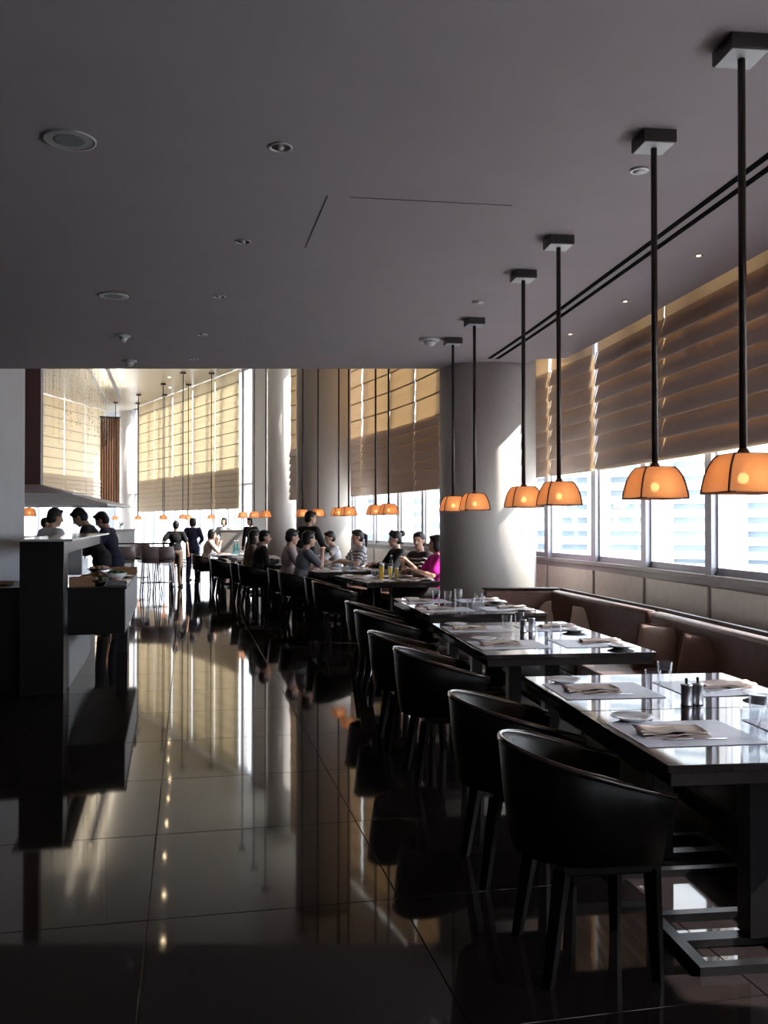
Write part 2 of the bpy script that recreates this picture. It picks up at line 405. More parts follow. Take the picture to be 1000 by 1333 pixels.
# ------------------------------------------------------------------ window wall
BAY = 1.3
s0 = G.s_at_y(8.85)
k0 = -int(s0 / BAY); kN = int((G.s[-1] - s0) / BAY)
wall_r = thing('wall_right', 'panelled low wall under the long window row', None); del wall_r['label']
wall_r['kind'] = 'structure'
wn = 0
def local_frame(a, b):
    t = (b - a).normalized(); return Matrix.Translation(a) @ Matrix(((t.x, -t.y, 0, 0), (t.y, t.x, 0, 0), (0, 0, 1, 0), (0, 0, 0, 1)))
for k in range(k0, kN + 1):
    a = G.at(s0 + k * BAY); b = G.at(s0 + (k + 1) * BAY); L = (b - a).length
    M = local_frame(a, b)                     # local x along the wall, local y inward
    far = a.y > 25.5
    top = 3.60 if a.y < 9.2 else Z_HI
    zs = 0.10 if far else Z_SILL
    wn += 1
    w = thing('window_%d' % wn, None, None); w['kind'] = 'structure'
    # low wall
    mb = MB(); mb.box(-0.01, L + 0.01, -0.14, 0.0, 0, zs - 0.03, M); mb.build('wall_base', M_wainfr, wall_r)
    if not far:
        mb = MB(); mb.bevbox(0.035, L - 0.035, 0.0, 0.022, 0.30, zs - 0.10, 0.006, M); mb.build('panel', M_wain, wall_r)
        mb = MB(); mb.bevbox(-0.0, L + 0.0, -0.16, 0.045, zs - 0.045, zs, 0.006, M); mb.build('window_sill', M_wainfr, w)
    # frame
    mb = MB(); mb.box(-0.055, 0.055, -0.15, 0.03, zs, top, M); mb.build('mullion', M_frame, w)
    mb = MB(); mb.box(0.055, 0.080, -0.12, -0.02, zs, top, M); mb.box(L - 0.080, L - 0.055, -0.12, -0.02, zs, top, M)
    mb.build('glazing_bead', M_framew, w)
    mb = MB(); mb.box(0.055, L - 0.055, -0.13, -0.02, zs, zs + 0.06, M); mb.box(0.055, L - 0.055, -0.13, -0.02, top - 0.06, top, M)
    mb.box(0.055, L - 0.055, -0.12, -0.03, 2.62, 2.68, M); mb.build('rail', M_frame, w)
    mb = MB(); mb.box(0.08, L - 0.08, -0.085, -0.073, zs + 0.06, top - 0.06, M); mb.build('pane', M_pane, w)

a = G.at(G.s_at_y(26.45)); b = G.at(G.s_at_y(27.5)); M = local_frame(a, b)
MB().box(0.0, (b - a).length, -0.16, 0.10, 0, Z_HI, M).build('pier_panel', M_col, wall_r)
# left facade, far away behind the kitchen
LA = Vector((-13.1, 31.0, 0)); LB = Vector((-11.85, 39.6, 0)); nL = 6
for k in range(nL):
    a = LA.lerp(LB, k / nL); b = LA.lerp(LB, (k + 1) / nL); L = (b - a).length; M = local_frame(a, b)
    wn += 1; w = thing('window_%d' % wn, None, None); w['kind'] = 'structure'
    mb = MB(); mb.box(0, L, 0.0, 0.14, 0, 1.0, M); mb.build('wall_base', M_wall, w)
    mb = MB(); mb.box(-0.05, 0.05, 0, 0.15, 1.0, Z_HI, M); mb.build('mullion', M_frame, w)
    mb = MB(); mb.box(0.05, L - 0.05, 0.06, 0.072, 1.0, Z_HI, M); mb.build('pane', M_pane, w)
struct('wall_corner', MB().box(-12.2, -11.6, 39.55, 40.95, 0, Z_HI), M_wall)

# ------------------------------------------------------------------ roman blinds
def blind(a, b, z_top, label, z_bot=Z_BLIND, z_stack=3.27, fold=0.172, crease=0.36, seed=0, name='roman_blind', group=None, side=1, fab=None):
    """one roman blind: flat sheet above, a stack of hanging folds below; local x along the wall, local y into the room"""
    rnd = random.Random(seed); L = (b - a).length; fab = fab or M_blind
    rz = math.atan2(b.y - a.y, b.x - a.x)
    th = thing(name, label, 'blind', (a.x, a.y, z_bot), rz, group)
    nx = 7; xs = [0.006 + (L - 0.012) * i / (nx - 1) for i in range(nx)]
    # sheet with shallow horizontal seams
    prof = []; z = z_top
    while z > z_stack + 0.02:
        z2 = max(z_stack, z - crease)
        prof += [(0.0, z), (0.010 * side, z - (z - z2) * 0.45), (0.018 * side, z2 + 0.018), (0.004 * side, z2 + 0.004)]
        z = z2
    def sheet(prof, jit, thick=False):
        mb = MB(); vs = []; fs = []
        for (d, zz) in prof:
            for i, x in enumerate(xs):
                vs.append((x, d + side * jit * rnd.uniform(-1, 1), zz - z_bot + jit * 0.6 * rnd.uniform(-1, 1)))
        for j in range(len(prof) - 1):
            for i in range(nx - 1):
                fs.append((j * nx + i, j * nx + i + 1, (j + 1) * nx + i + 1, (j + 1) * nx + i))
        return mb.add(vs, fs, True)
    zz = z_top - crease
    bmesh_b = None
    while zz > z_stack + 0.1:
        if bmesh_b is None: bmesh_b = MB().box(0.006, L - 0.006, min(0.005 * side, 0.016 * side), max(0.005 * side, 0.016 * side), -0.013, 0.013).mesh('batten')
        put('batten', bmesh_b, M_blindb, th, (0, 0, zz - z_bot)); zz -= crease
    if len(prof) > 1:
        sheet(prof, 0.002).build('fabric_sheet', fab, th)
    n = max(3, round((z_stack - z_bot) / fold)); f = (z_stack - z_bot) / n
    for j in range(n):
        zt = z_stack - j * f; zb = zt - f
        pr = [(0.006, zt + 0.012), (0.020, zt - f * 0.25), (0.038, zt - f * 0.6), (0.052, zb + 0.006), (0.050, zb - 0.012),
              (0.034, zb - 0.006), (0.020, zb + f * 0.35), (0.012, zb + f * 0.7)]
        pr = [(side * (d + 0.006 * rnd.uniform(0, 1)), zz) for d, zz in pr]
        sheet(pr, 0.003).build('fabric_fold', fab, th)
    # a second layer of fabric gathered behind the folds
    mb = MB(); mb.box(0.01, L - 0.01, min(-0.012 * side, -0.004 * side), max(-0.012 * side, -0.004 * side), 0.0, z_stack - z_bot); mb.build('lining', M_blindw, th)
    mb = MB(); mb.box(0.004, L - 0.004, min(0, 0.03 * side), max(0, 0.03 * side), -0.022, 0.004); mb.build('hem_bar', M_blindw, th)
    pts = []
    for j in range(n + 1):
        zc = z_stack - z_bot - j * f
        pts += [(L - 0.01, side * 0.030, zc), (L - 0.01, side * 0.064, zc - f * 0.85)] if j < n else [(L - 0.01, side * 0.03, zc)]
    MB().tube(pts, 0.005, 5).build('cord', M_cord, th)
    return th
# near blinds: seams half a bay off the mullions
ORD = ['nearest the camera', 'second nearest', 'third nearest', 'fourth nearest', 'fifth nearest', 'sixth nearest', 'seventh nearest', 'eighth nearest']
near_b = [(-1.1, 0.25), (0.25, 1.6), (1.6, 2.95), (2.95, 4.2), (4.2, 5.45), (5.45, 6.75), (6.75, 8.1), (8.1, 9.72), (9.86, 10.96)]
def gin(y, off=0.14): q = G.s_at_y(y); return G.at(q) + G.inn(q) * off
near_lab = {6.75: 'dark folded roman blind behind the closest two pendant lamps', 8.1: 'dark folded roman blind in the middle of the near window row',
            9.86: 'narrow folded roman blind hanging beside the big round column', 5.45: 'dark folded roman blind at the right edge of the picture',
            4.2: 'folded roman blind just beyond the right picture edge',
            -1.1: 'folded roman blind next to the back wall, behind the camera', 0.25: 'folded roman blind level with the camera, out of the picture',
            1.6: 'folded roman blind short of the closest chair, out of the picture', 2.95: 'folded roman blind opposite the closest chair, out of the picture'}
for i, (y0, y1) in enumerate(near_b):
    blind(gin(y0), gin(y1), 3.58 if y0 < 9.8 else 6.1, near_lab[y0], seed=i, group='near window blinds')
mid = [11.02 + 1.36 * i for i in range(8)]
mid_lab = ['roman blind hidden half behind the big column', 'first amber roman blind left of the big column', 'second amber roman blind left of the big column',
           'third amber roman blind left of the big column', 'fourth amber roman blind left of the big column', 'amber roman blind right of the second column',
           'amber roman blind behind the second column']
for i in range(8 - 1):
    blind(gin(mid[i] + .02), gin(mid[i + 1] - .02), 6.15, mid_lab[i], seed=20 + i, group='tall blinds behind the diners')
# narrow blind between the second and third columns
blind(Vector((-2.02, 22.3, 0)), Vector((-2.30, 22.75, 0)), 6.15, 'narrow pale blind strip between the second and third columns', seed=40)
far_s = [G.s_at_y(28.25) + (G.s_at_y(37.5) - G.s_at_y(28.25)) * i / 5 for i in range(6)]
far_lab = ['glowing far blind nearest the bright sunlit gap', 'second glowing far blind from the sunlit gap', 'middle one of the five glowing far blinds',
           'fourth glowing far blind from the sunlit gap', 'glowing far blind beside the far corner column']
for i in range(5):
    a = G.at(far_s[i] + .03) + G.inn(far_s[i]) * 0.14; b = G.at(far_s[i + 1] - .03) + G.inn(far_s[i + 1]) * 0.14
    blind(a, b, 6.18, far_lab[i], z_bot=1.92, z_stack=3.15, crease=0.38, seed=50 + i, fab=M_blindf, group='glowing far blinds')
left_lab = ['glowing blind above the kitchen hood, closest to the brown duct', 'second glowing blind behind the hanging beads', 'third glowing blind behind the hanging beads',
            'glowing blind next to the brown drape']
for i in range(4):
    a = LA.lerp(LB, 0.10 + 0.20 * i) + Vector((0.22, 0, 0)); b = LA.lerp(LB, 0.295 + 0.20 * i) + Vector((0.22, 0, 0))
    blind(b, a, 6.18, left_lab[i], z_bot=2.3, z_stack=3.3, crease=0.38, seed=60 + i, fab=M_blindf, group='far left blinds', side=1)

# ------------------------------------------------------------------ columns
def column(x, y, r, z1, label, nm='column'):
    th = thing(nm, label, 'column', (x, y, 0))
    MB().lathe([(r, 0.0), (r, z1)], 64).build('shaft', M_col, th)
    MB().lathe([(r + 0.012, 0.0), (r + 0.012, 0.10), (r + 0.004, 0.11)], 64).build('base_ring', M_wainfr, th)
    return th
column(1.167, 10.385, 0.54, Z_LOW + 0.12, 'big round plaster column with a sunlit strip at the end of the bench')
column(-1.22, 18.6, 0.55, Z_HI, 'round column behind the standing waiter')
column(-2.50, 23.4, 0.46, Z_HI, 'third round column, left of the second one')
column(-10.85, 39.3, 0.45, Z_HI, 'slim pale column in the far corner between the glowing blinds')

# ------------------------------------------------------------------ exterior
mb = MB(); mb.add([(-120, -60, -0.35), (160, -60, -0.35), (160, 200, -0.35), (-120, 200, -0.35)], [(0, 1, 2, 3)])
struct('ground_outside', mb, M_plaza)
def building(label, a, b, h, floorh, bands, mull, depth=8):
    a = Vector((*a, 0)); b = Vector((*b, 0)); L = (b - a).length
    rz = math.atan2(b.y - a.y, b.x - a.x)
    th = thing('building', label, 'building', (a.x, a.y, -0.35), rz)
    MB().box(0, L, 0.0, depth, 0, h).build('glass_wall', M_bglass, th)
    z = 0.2; 
    m0 = MB().box(0, L, -0.25, 0.0, 0, bands).mesh('band')
    while z < h:
        put('sunshade_louvre', m0, M_bldg, th, (0, 0, z)); z += floorh
    n = int(L / mull); m1 = MB().box(-0.35, 0.35, -0.35, 0.0, 0, h).mesh('fin')
    for i in range(n + 1): put('fin', m1, M_bldg, th, (i * mull, 0, 0))
    return th
building('pale office block with horizontal louvres seen through the near windows', (7.0, 44.0), (34.0, 33.0), 15, 0.62, 0.34, 3.1)
building('pale louvred block seen through the windows behind the diners', (-7.5, 66.0), (5.0, 60.0), 16, 0.8, 0.4, 3.4)

# ------------------------------------------------------------------ pendant lamps
def shade_profile(): return [(0.062, 0.0), (0.074, -0.012), (0.088, -0.040), (0.098, -0.075), (0.1045, -0.110), (0.1075, -0.137)]
def make_lamp(z_ceil):
    """canopy box, rod, square bell shade of four cloth panels with dark corner ribs"""
    th = thing('pendant_lamp', 'x', 'lamp')
    zb = 1.585; zt = zb + 0.137
    key = 'lamp%.2f' % z_ceil
    cn = put('canopy', cached(key + 'c', lambda: MB().bevbox(-.075, .075, -.075, .075, z_ceil - .055, z_ceil, .003).mesh('canopy')), M_canopy, th)
    put('canopy_plate', cached(key + 'p', lambda: MB().box(-.068, .068, -.068, .068, z_ceil - .058, z_ceil - .0551).mesh('canopy_plate')), M_canplt, cn)
    rd = put('rod', cached(key + 'r', lambda: MB().tube([(0, 0, zt - .005), (0, 0, z_ceil - .056)], .0135, 10).mesh('rod')), M_rod, th)
    pr = shade_profile()
    def panel():
        mb = MB(); vs = []; fs = []; m = 7
        for (r, z) in pr:
            for i in range(m):
                t = -1 + 2 * i / (m - 1)
                vs.append((r * t * 0.985, -r - 0.006 * (1 - t * t), zt + z))
        for j in range(len(pr) - 1):
            for i in range(m - 1): fs.append((j * m + i, (j + 1) * m + i, (j + 1) * m + i + 1, j * m + i + 1))
        return mb.add(vs, fs, True).mesh('shade_panel')
    def trim():
        mb = MB()
        for r, z, h in ((.1095, zb - .003, .007), (.064, zt - .003, .006)):
            for k in range(4):
                Mr = Matrix.Rotation(k * math.pi / 2, 4, 'Z'); mb.box(-r, r, -r, -r + .007, z, z + h, Mr)
        return mb.mesh('trim')
    sh = put('shade', cached('trim', trim), M_rib, th)
    pm = cached('panel', panel)
    rm = cached('rib', lambda: MB().tube([(-r, -r, zt + z) for r, z in pr], .0042, 6).mesh('rib'))
    for k in range(4):
        put('shade_panel', pm, M_shade, sh, None, k * math.pi / 2); put('rib', rm, M_rib, sh, None, k * math.pi / 2)
    put('top_plate', cached('ltop', lambda: MB().bevbox(-.060, .060, -.060, .060, zt - .002, zt + .003, .001).mesh('top_plate')), M_rib, th)
    put('rod_collar', cached('lcol', lambda: MB().lathe([(.026, zt + .003), (.020, zt + .012), (.014, zt + .022)], 12).mesh('collar')), M_rib, rd)
    bulb = put('bulb', cached('bulb', lambda: MB().ell((0, 0, zb + .052), (.019, .019, .020)).mesh('bulb')), M_bulb, th)
    put('bulb_socket', cached('socket', lambda: MB().tube([(0, 0, zb + .070), (0, 0, zt - .001)], .011, 8).mesh('socket')), M_canplt, bulb)
    return th
proto_low = None; proto_hi = None
def lamp(x, y, rz, label, hi=False, glow=1.0, group='pendant lamps'):
    global proto_low, proto_hi
    if hi:
        if proto_hi is None: proto_hi = th = make_lamp(Z_HI)
        else: th = copy_tree(proto_hi)
    else:
        if proto_low is None: proto_low = th = make_lamp(Z_LOW)
        else: th = copy_tree(proto_low)
    th.location = (x, y, 0); th.rotation_euler = (0, 0, rz); th['label'] = label; th['group'] = group
    for c in th.children:
        if c.type == 'LIGHT': bpy.data.objects.remove(c)
    ld = bpy.data.lights.new('bulb_light', 'POINT'); ld.energy = 0.16 * glow; ld.color = (1.0, 0.72, 0.40); ld.shadow_soft_size = 0.02
    lo = bpy.data.objects.new('bulb_light', ld); COL.objects.link(lo); lo.parent = th; lo.location = (0.01, -0.055, 1.625)
    return th
low_l = [(1.283, 3.29, 6), (1.20, 4.08, 6.5), (1.056, 5.56, 7.5), (0.958, 6.32, 8), (0.765, 7.78, 9), (0.6465, 8.62, 9)]
low_lab = ['pendant lamp nearest the camera, cut by the right edge', 'second nearest pendant lamp, alone against the window', 'third nearest pendant lamp, overlapping the fourth',
           'fourth nearest pendant lamp, just right of the big column', 'pendant lamp in front of the column, the nearer of two', 'pendant lamp in front of the column, the farther of two']
for (x, y, h), l in zip(low_l, low_lab): lamp(x, y, R(h), l, group='low ceiling pendant lamps')
hi_l = [(506, 12.1), (489, 12.9), (454, 14.4), (441, 15.2), (414, 16.6), (394, 17.4), (346, 19.4), (331, 20.6), (316, 21.8)]
hi_lab = ['long pendant lamp right of the bun-haired woman, nearer of its pair', 'long pendant lamp above the bun-haired woman, farther of its pair', 'long pendant lamp above the ponytailed woman',
          'long pendant lamp above the boy', 'long pendant lamp right of the standing waiter', 'long pendant lamp left of the standing waiter', 'long pendant lamp in front of the third column',
          'long pendant lamp left of the third column', 'long pendant lamp below the sunlit gap']
for (px, D), l in zip(hi_l, hi_lab): lamp(col(px, D), D, R(18), l, True, 0.8, 'long pendant lamps over the diners')
def hiD(py): return (Z_HI - 0.05 - H_EYE) * 1200 / (680 - py)
far_l = [(275, 487), (245, 502), (214, 515), (238, 486.5), (212, 501), (180, 515), (150, 525), (179, 526)]
far_llab = ['far long-rod lamp before the glowing blinds, rightmost', 'far long-rod lamp before the second glowing blind', 'far long-rod lamp above the high table, window row',
            'far long-rod lamp in the aisle row, nearest', 'far long-rod lamp in the aisle row, second', 'far long-rod lamp in the aisle row, third',
            'far long-rod lamp left of the corner column', 'far long-rod lamp in front of the corner column']
for (px, py), l in zip(far_l, far_llab):
    D = hiD(py); lamp(col(px, D), D, R(25), l, True, 0.6, 'far long pendant lamps')
lamp(col(38, 15.5), 15.5, R(20), 'pendant lamp glimpsed under the kitchen hood', True, 0.8, 'far long pendant lamps')

# ------------------------------------------------------------------ ceiling fixtures
def ceil_pt(px, py, z=Z_LOW):
    D = (z - H_EYE) * 1200 / (680 - py); return (col(px, D), D)
def downlight(px, py, r, label, lit=None, z=Z_LOW, group=None, xy=None):
    x, y = xy if xy else ceil_pt(px, py, z)
    th = thing('recessed_downlight', label, 'downlight', (x, y, z), 0, group)
    MB().lathe([(r, -0.0005), (r, -0.005), (r * .86, -0.007), (r * .80, -0.0035), (r * .80, -.0005)], 28).build('trim_ring', M_trim, th)
    MB().lathe([(r * .79, -.0030), (r * .5, -.0022), (r * .3, -.0012), (0.0001, -.0010)], 28).build('reflector', M_refl, th)
    if lit: MB().lathe([(r * .45, -.0062), (r * .3, -.0082), (0.0001, -.009)], 20).build('lens', lit, th)
    else:
        MB().lathe([(r * .30, -.0032), (r * .22, -.012), (0.0001, -.014)], 16).build('lamp_bulb', M_fixt, th)
    return th
dl = [(365, 189, .055, 'recessed downlight nearest the camera, largest in its row'), (316, 313, .05, 'second nearest recessed downlight in the left row'), (285, 385, .05, 'third recessed downlight in the left row'),
      (263, 435, .05, 'fourth recessed downlight in the left row'), (252, 467, .05, 'farthest recessed downlight in the left row, by the ceiling edge')]
for px, py, r, l in dl: downlight(px, py, r, l, group='unlit downlights')
for px, py, l in [(911, 331, 'small lit downlight above the near blinds, nearest'), (815, 391, 'small lit downlight above the near blinds, middle'), (743, 434, 'small lit downlight above the near blinds, farthest')]:
    downlight(px, py, .035, l, M_litdim, group='small downlights by the windows')
ry = [966, 988, 1013, 1039, 1071, 1113, 1163, 1222]; rx = [221, 220, 222, 220, 218, 215.6, 215, 213.8]
rl = ['farthest', 'seventh', 'sixth', 'fifth', 'fourth', 'third', 'second', 'nearest']
for px, py, l in zip(rx, ry, rl):
    D = (H_EYE + Z_HI) * 1200 / (py - 680)
    downlight(0, 0, .075, 'lit high-ceiling downlight mirrored in the floor, %s of the row' % l, M_lit, Z_HI, 'lit aisle downlights', (col(px, D), D))
def disc(px, py, r, label, kind):
    x, y = ceil_pt(px, py); th = thing('ceiling_speaker' if kind == 's' else 'smoke_detector' if kind == 'd' else 'ceiling_disc', label, 'speaker' if kind == 's' else 'detector' if kind == 'd' else 'cover', (x, y, Z_LOW))
    if kind == 's':
        MB().lathe([(r, -.0005), (r, -.008), (r * .92, -.010), (r * .90, -.007)], 36).build('bezel', M_trim, th)
        MB().lathe([(r * .90, -.0060), (r * .5, -.0075), (0.0001, -.008)], 36).build('grille', M_grille, th)
    elif kind == 'd':
        MB().lathe([(r, -.0005), (r, -.012), (r * .8, -.02)], 28).build('base', M_fixt, th)
        MB().lathe([(r * .62, -.019), (r * .55, -.04), (r * .35, -.062), (0.0001, -.068)], 24).build('dome', M_fixt, th)
    else:
        MB().lathe([(r, -.0005), (r, -.006), (r * .93, -.010)], 32).build('rim', M_trim, th)
        MB().lathe([(r * .92, -.0095), (0.0001, -.012)], 32).build('cover_plate', M_fixt, th)
disc(89, 179, .115, 'large round ceiling speaker at upper left', 's')
disc(147, 384, .11, 'smaller looking round ceiling speaker farther along', 's')
disc(160, 436, .06, 'domed smoke detector near the far ceiling edge, left', 'd')
disc(168, 469, .075, 'domed smoke detector right at the far ceiling edge', 'd')
disc(560, 441, .10, 'white domed detector left of the pendant canopies', 'd')
disc(834, 219, .045, 'small white disc beside the second lamp canopy', 'c')
disc(623, 392, .05, 'flat pale disc left of the fourth lamp canopy', 'c')
# linear air slots following the curve
th = thing('slot_diffuser', 'pair of thin black air slots running along the ceiling', 'air slot', (0, 0, 0))
for off in (0.605, 0.69):
    mb = MB(); vs = []; fs = []; n = 40
    for i in range(n):
        q = CL.s_at_y(-1) + i / (n - 1) * (CL.s_at_y(9.55) - CL.s_at_y(-1)); p = CL.at(q); nn = CL.inn(q)
        for d in (-.019, .019):
            w = p - nn * (off + d); vs += [(w.x, w.y, Z_LOW - .004), (w.x, w.y, Z_LOW + .0)]
    for i in range(n - 1):
        a = i * 4; fs += [(a, a + 4, a + 6, a + 2), (a, a + 1, a + 5, a + 4), (a + 2, a + 6, a + 7, a + 3)]
    mb.add(vs, fs).build('slot', M_slot, th)
# access panel joints
mb = MB()
for (p, q) in (((426, 253), (397, 321)), ((455, 255), (668, 266))):
    a = Vector((*ceil_pt(*p), 0)); b = Vector((*ceil_pt(*q), 0)); M = local_frame(a, b); mb.box(0, (b - a).length, -.004, .004, Z_LOW - .0012, Z_LOW, M)
o = mb.build('trim_5', M_groove); o['kind'] = 'structure'
# high ceiling: two slim channels with glowing strips added to brighten the ceiling
M_trough = mat('added_glow_strip', (1, 1, 1), 0.5, emit=(1.0, 0.90, 0.72), estr=UPL, noise=0.01, nscale=10)
for pa, pb, l in (((-6.5, 20.5), (-9.14, 32.1), 'slim high-ceiling channel with an added uplight, right one'), ((-7.0, 20.5), (-9.69, 32.1), 'slim high-ceiling channel with an added uplight, left one')):
    th = thing('added_uplight', l, 'added light', (0, 0, 0))
    a = Vector((*pa, 0)); b = Vector((*pb, 0)); M = local_frame(a, b); L = (b - a).length; z = Z_HI - .55
    MB().box(0, L, -.05, .05, z, z + .02, M).box(0, L, -.05, -.04, z + .02, z + .05, M).box(0, L, .04, .05, z + .02, z + .05, M).build('channel', M_trim, th)
    MB().box(0, L, -.035, .035, z + .021, z + .03, M).build('added_light_strip', M_trough, th)
    for k in range(6): MB().tube([(a.lerp(b, (k + .5) / 6) + Vector((0, 0, z + .03))), (a.lerp(b, (k + .5) / 6) + Vector((0, 0, Z_HI)))], .006, 6).build('hanger', M_trim, th)

# ------------------------------------------------------------------ tables
def table_protos():
    th = thing('restaurant_table', 'x', 'table')
    MB().bevbox(-.5, .5, -.407, .407, .715, .74, .003).build('table_top', M_table, th)
    MB().bevbox(-.488, .488, -.395, .395, .672, .7152, .003).build('apron', M_tedge, th)
    MB().bevbox(-.045, .045, -.045, .045, .03, .672, .003).build('post', M_black, th)
    mb = MB()
    for (x0, x1, y0, y1) in ((-.31, .31, -.22, -.18), (-.31, .31, .18, .22), (-.31, -.27, -.18, .18), (.27, .31, -.18, .18)): mb.box(x0, x1, y0, y1, 0, .03)
    mb.box(-.27, .27, -.03, .03, 0.004, .03); mb.build('base_frame', M_black, th)
    return th
tproto = None
def table(x, y, rz, label, group=None):
    global tproto
    if tproto is None: tproto = th = table_protos()
    else: th = copy_tree(tproto)
    th.location = (x, y, 0); th.rotation_euler = (0, 0, rz); th['label'] = label
    if group: th['group'] = group
    return th
def frame_at(x, y, rz): return Matrix.Translation((x, y, 0)) @ Matrix.Rotation(rz, 4, 'Z')

# tableware meshes
def tumbler_mesh(h=.105, r=.034):
    return MB().lathe([(r * .86, 0.0), (r * .9, .002), (r, h), (r * .93, h), (r * .80, .014), (0.0001, .013)], 24).mesh('tumbler')
def plate_mesh(r=.08):
    return MB().lathe([(r * .55, 0), (r * .58, .003), (r, .016), (r * 1.0, .019), (r * .62, .007), (0.0001, .006)], 32).mesh('plate')
def napkin_mesh():
    rnd = random.Random(3); mb = MB()
    for lay in range(3):
        nx, ny = 9, 5; vs = []; fs = []
        for i in range(nx):
            for j in range(ny):
                x = -.115 + .23 * i / (nx - 1) - lay * .006; y = -.055 + .11 * j / (ny - 1) + lay * .004
                z = .004 + lay * .008 + .0035 * math.sin(i * 1.3 + lay) + .0025 * rnd.uniform(-1, 1)
                vs.append((x, y, z))
        n1 = len(vs); vs += [(x, y, z - .006 if lay else .0005) for x, y, z in vs]
        for i in range(nx - 1):
            for j in range(ny - 1):
                a = i * ny + j; fs += [(a, a + ny, a + ny + 1, a + 1), (n1 + a, n1 + a + 1, n1 + a + ny + 1, n1 + a + ny)]
        for i in range(nx - 1):
            for j in (0, ny - 1):
                a = i * ny + j; fs.append((a, a + ny, n1 + a + ny, n1 + a))
        for j in range(ny - 1):
            for i in (0, nx - 1):
                a = i * ny + j; fs.append((a, a + 1, n1 + a + 1, n1 + a))
        mb.add(vs, fs, True)
    return mb.mesh('napkin')
def knife_mesh():
    mb = MB(); mb.bevbox(-.11, -.01, -.006, .006, 0, .006, .002)
    mb.add([(-.01, -.005, .001), (.10, -.007, .001), (.115, .004, .001), (-.01, .006, .001), (-.01, -.005, .004), (.10, -.007, .0025), (.115, .004, .0025), (-.01, .006, .004)],
           [(3, 2, 1, 0), (4, 5, 6, 7), (0, 1, 5, 4), (1, 2, 6, 5), (2, 3, 7, 6), (3, 0, 4, 7)]); return mb.mesh('knife')
def fork_mesh():
    mb = MB(); mb.bevbox(-.10, .03, -.004, .004, 0, .005, .0015); mb.box(.03, .055, -.012, .012, .001, .004)
    for k in range(4): mb.box(.055, .10, -.012 + k * .0068, -.012 + k * .0068 + .0035, .001, .004)
    return mb.mesh('fork')
def mat_mesh(): return MB().bevbox(-.215, .215, -.185, .185, 0, .003, .001).mesh('placemat')
def setting(Mt, side, where, full=True, drink=True, jitter=0):
    """one cover: placemat, napkin, knife, fork, side plate, tumbler. side -1 = aisle, +1 = bench"""
    rnd = random.Random(hash((where, side)) % 1000 if False else len(where) * 7 + side)
    Ms = Mt @ (Matrix.Rotation(math.pi, 4, 'Z') if side > 0 else Matrix.Identity(4))
    sd = 'bench-side' if side > 0 else 'aisle-side'
    def place(name, mesh, m, x, y, z, rz, label, cat, grp):
        p = Ms @ Vector((x, y, z)); ang = math.atan2(Ms[1][0], Ms[0][0]) + rz
        return tag(put(name, mesh, m, None, p, ang), label, cat, grp)
    zt = .7402
    place('placemat', cached('mat', mat_mesh), M_mat, -.262, 0.0, zt, R(rnd.uniform(-2, 2)), 'grey %s placemat, %s' % (sd, where), 'placemat', 'placemats')
    place('napkin', cached('nap', napkin_mesh), M_napkin, -.31, -.02, zt + .0032, R(rnd.uniform(-8, 8)), 'folded beige %s napkin, %s' % (sd, where), 'napkin', 'napkins')
    if full:
        place('knife', cached('knife', knife_mesh), M_steel, -.27, -.105, zt + .0032, R(rnd.uniform(-4, 4)), 'steel %s knife, %s' % (sd, where), 'knife', 'knives')
        place('fork', cached('fork', fork_mesh), M_steel, -.27, .075, zt + .0032, R(14 + rnd.uniform(-4, 4)), 'steel %s fork, %s' % (sd, where), 'fork', 'forks')
    place('side_plate', cached('plate', plate_mesh), M_china, -.36, .225, zt, 0, 'small white %s plate, %s' % (sd, where), 'plate', 'side plates')
    if drink: place('tumbler', cached('tumbler', tumbler_mesh), M_glass, -0.075, -.11, zt, 0, 'clear %s tumbler, %s' % (sd, where), 'glass', 'tumblers')
rows = [(1.265, 3.68, 6.7), (0.955, 6.02, 7.6), (0.715, 8.27, 9.5)]
tname = ['the nearest table', 'the second table from the camera', 'the third table from the camera', 'the fourth table from the camera', 'the fifth table from the camera', 'the sixth table from the camera']
ti = 0
ROWM = []
for (x, y, h) in rows:
    Mr = frame_at(x, y, R(h)); ROWM.append(Mr)
    for dy in (-.41, .41):
        p = Mr @ Vector((0, dy, 0)); table(p.x, p.y, R(h), 'dark lacquered restaurant table, %s and laid for two' % tname[ti].replace('the ', '').replace(' table', ' one') if False else
              'dark glossy table laid for two, %s' % tname[ti], 'laid tables by the bench')
        Mt = frame_at(p.x, p.y, R(h))
        for sd in (-1, 1): setting(Mt, sd, tname[ti])
        ti += 1
def mill(x, y, label):
    th = thing('pepper_mill', label, 'mill', (x, y, .7402))
    MB().lathe([(.022, 0), (.024, .004), (.022, .008), (.022, .078), (.024, .080), (.024, .086), (.006, .088)], 24).build('body', M_mill, th)
    MB().lathe([(.005, .087), (.006, .10), (.0065, .108), (.003, .112)], 12).build('knob', M_black, th)
mx, my = ground(893, 918, .74)
mill(mx, my, 'left one of two steel mills on the second table from the camera'); mill(mx + .052, my + .02, 'right one of two steel mills on the second table from the camera')
for (px, py, l) in ((681, 823, 'left one of two steel mills on the fourth table'), (692, 821, 'right one of two steel mills on the fourth table')):
    x, y = ground(px, py, .74); mill(x, y, l)
for (px, py, l) in ((568, 786, 'tall tumbler at the aisle end of the sixth table'), (597, 784, 'tumbler in the middle of the sixth table'), (623, 790, 'tumbler near the bench side of the sixth table')):
    x, y = ground(px, py, .74); tag(put('tumbler', cached('tumbler2', lambda: tumbler_mesh(.125, .036)), M_glass, None, (x, y, .7402)), l, 'glass', 'tumblers')

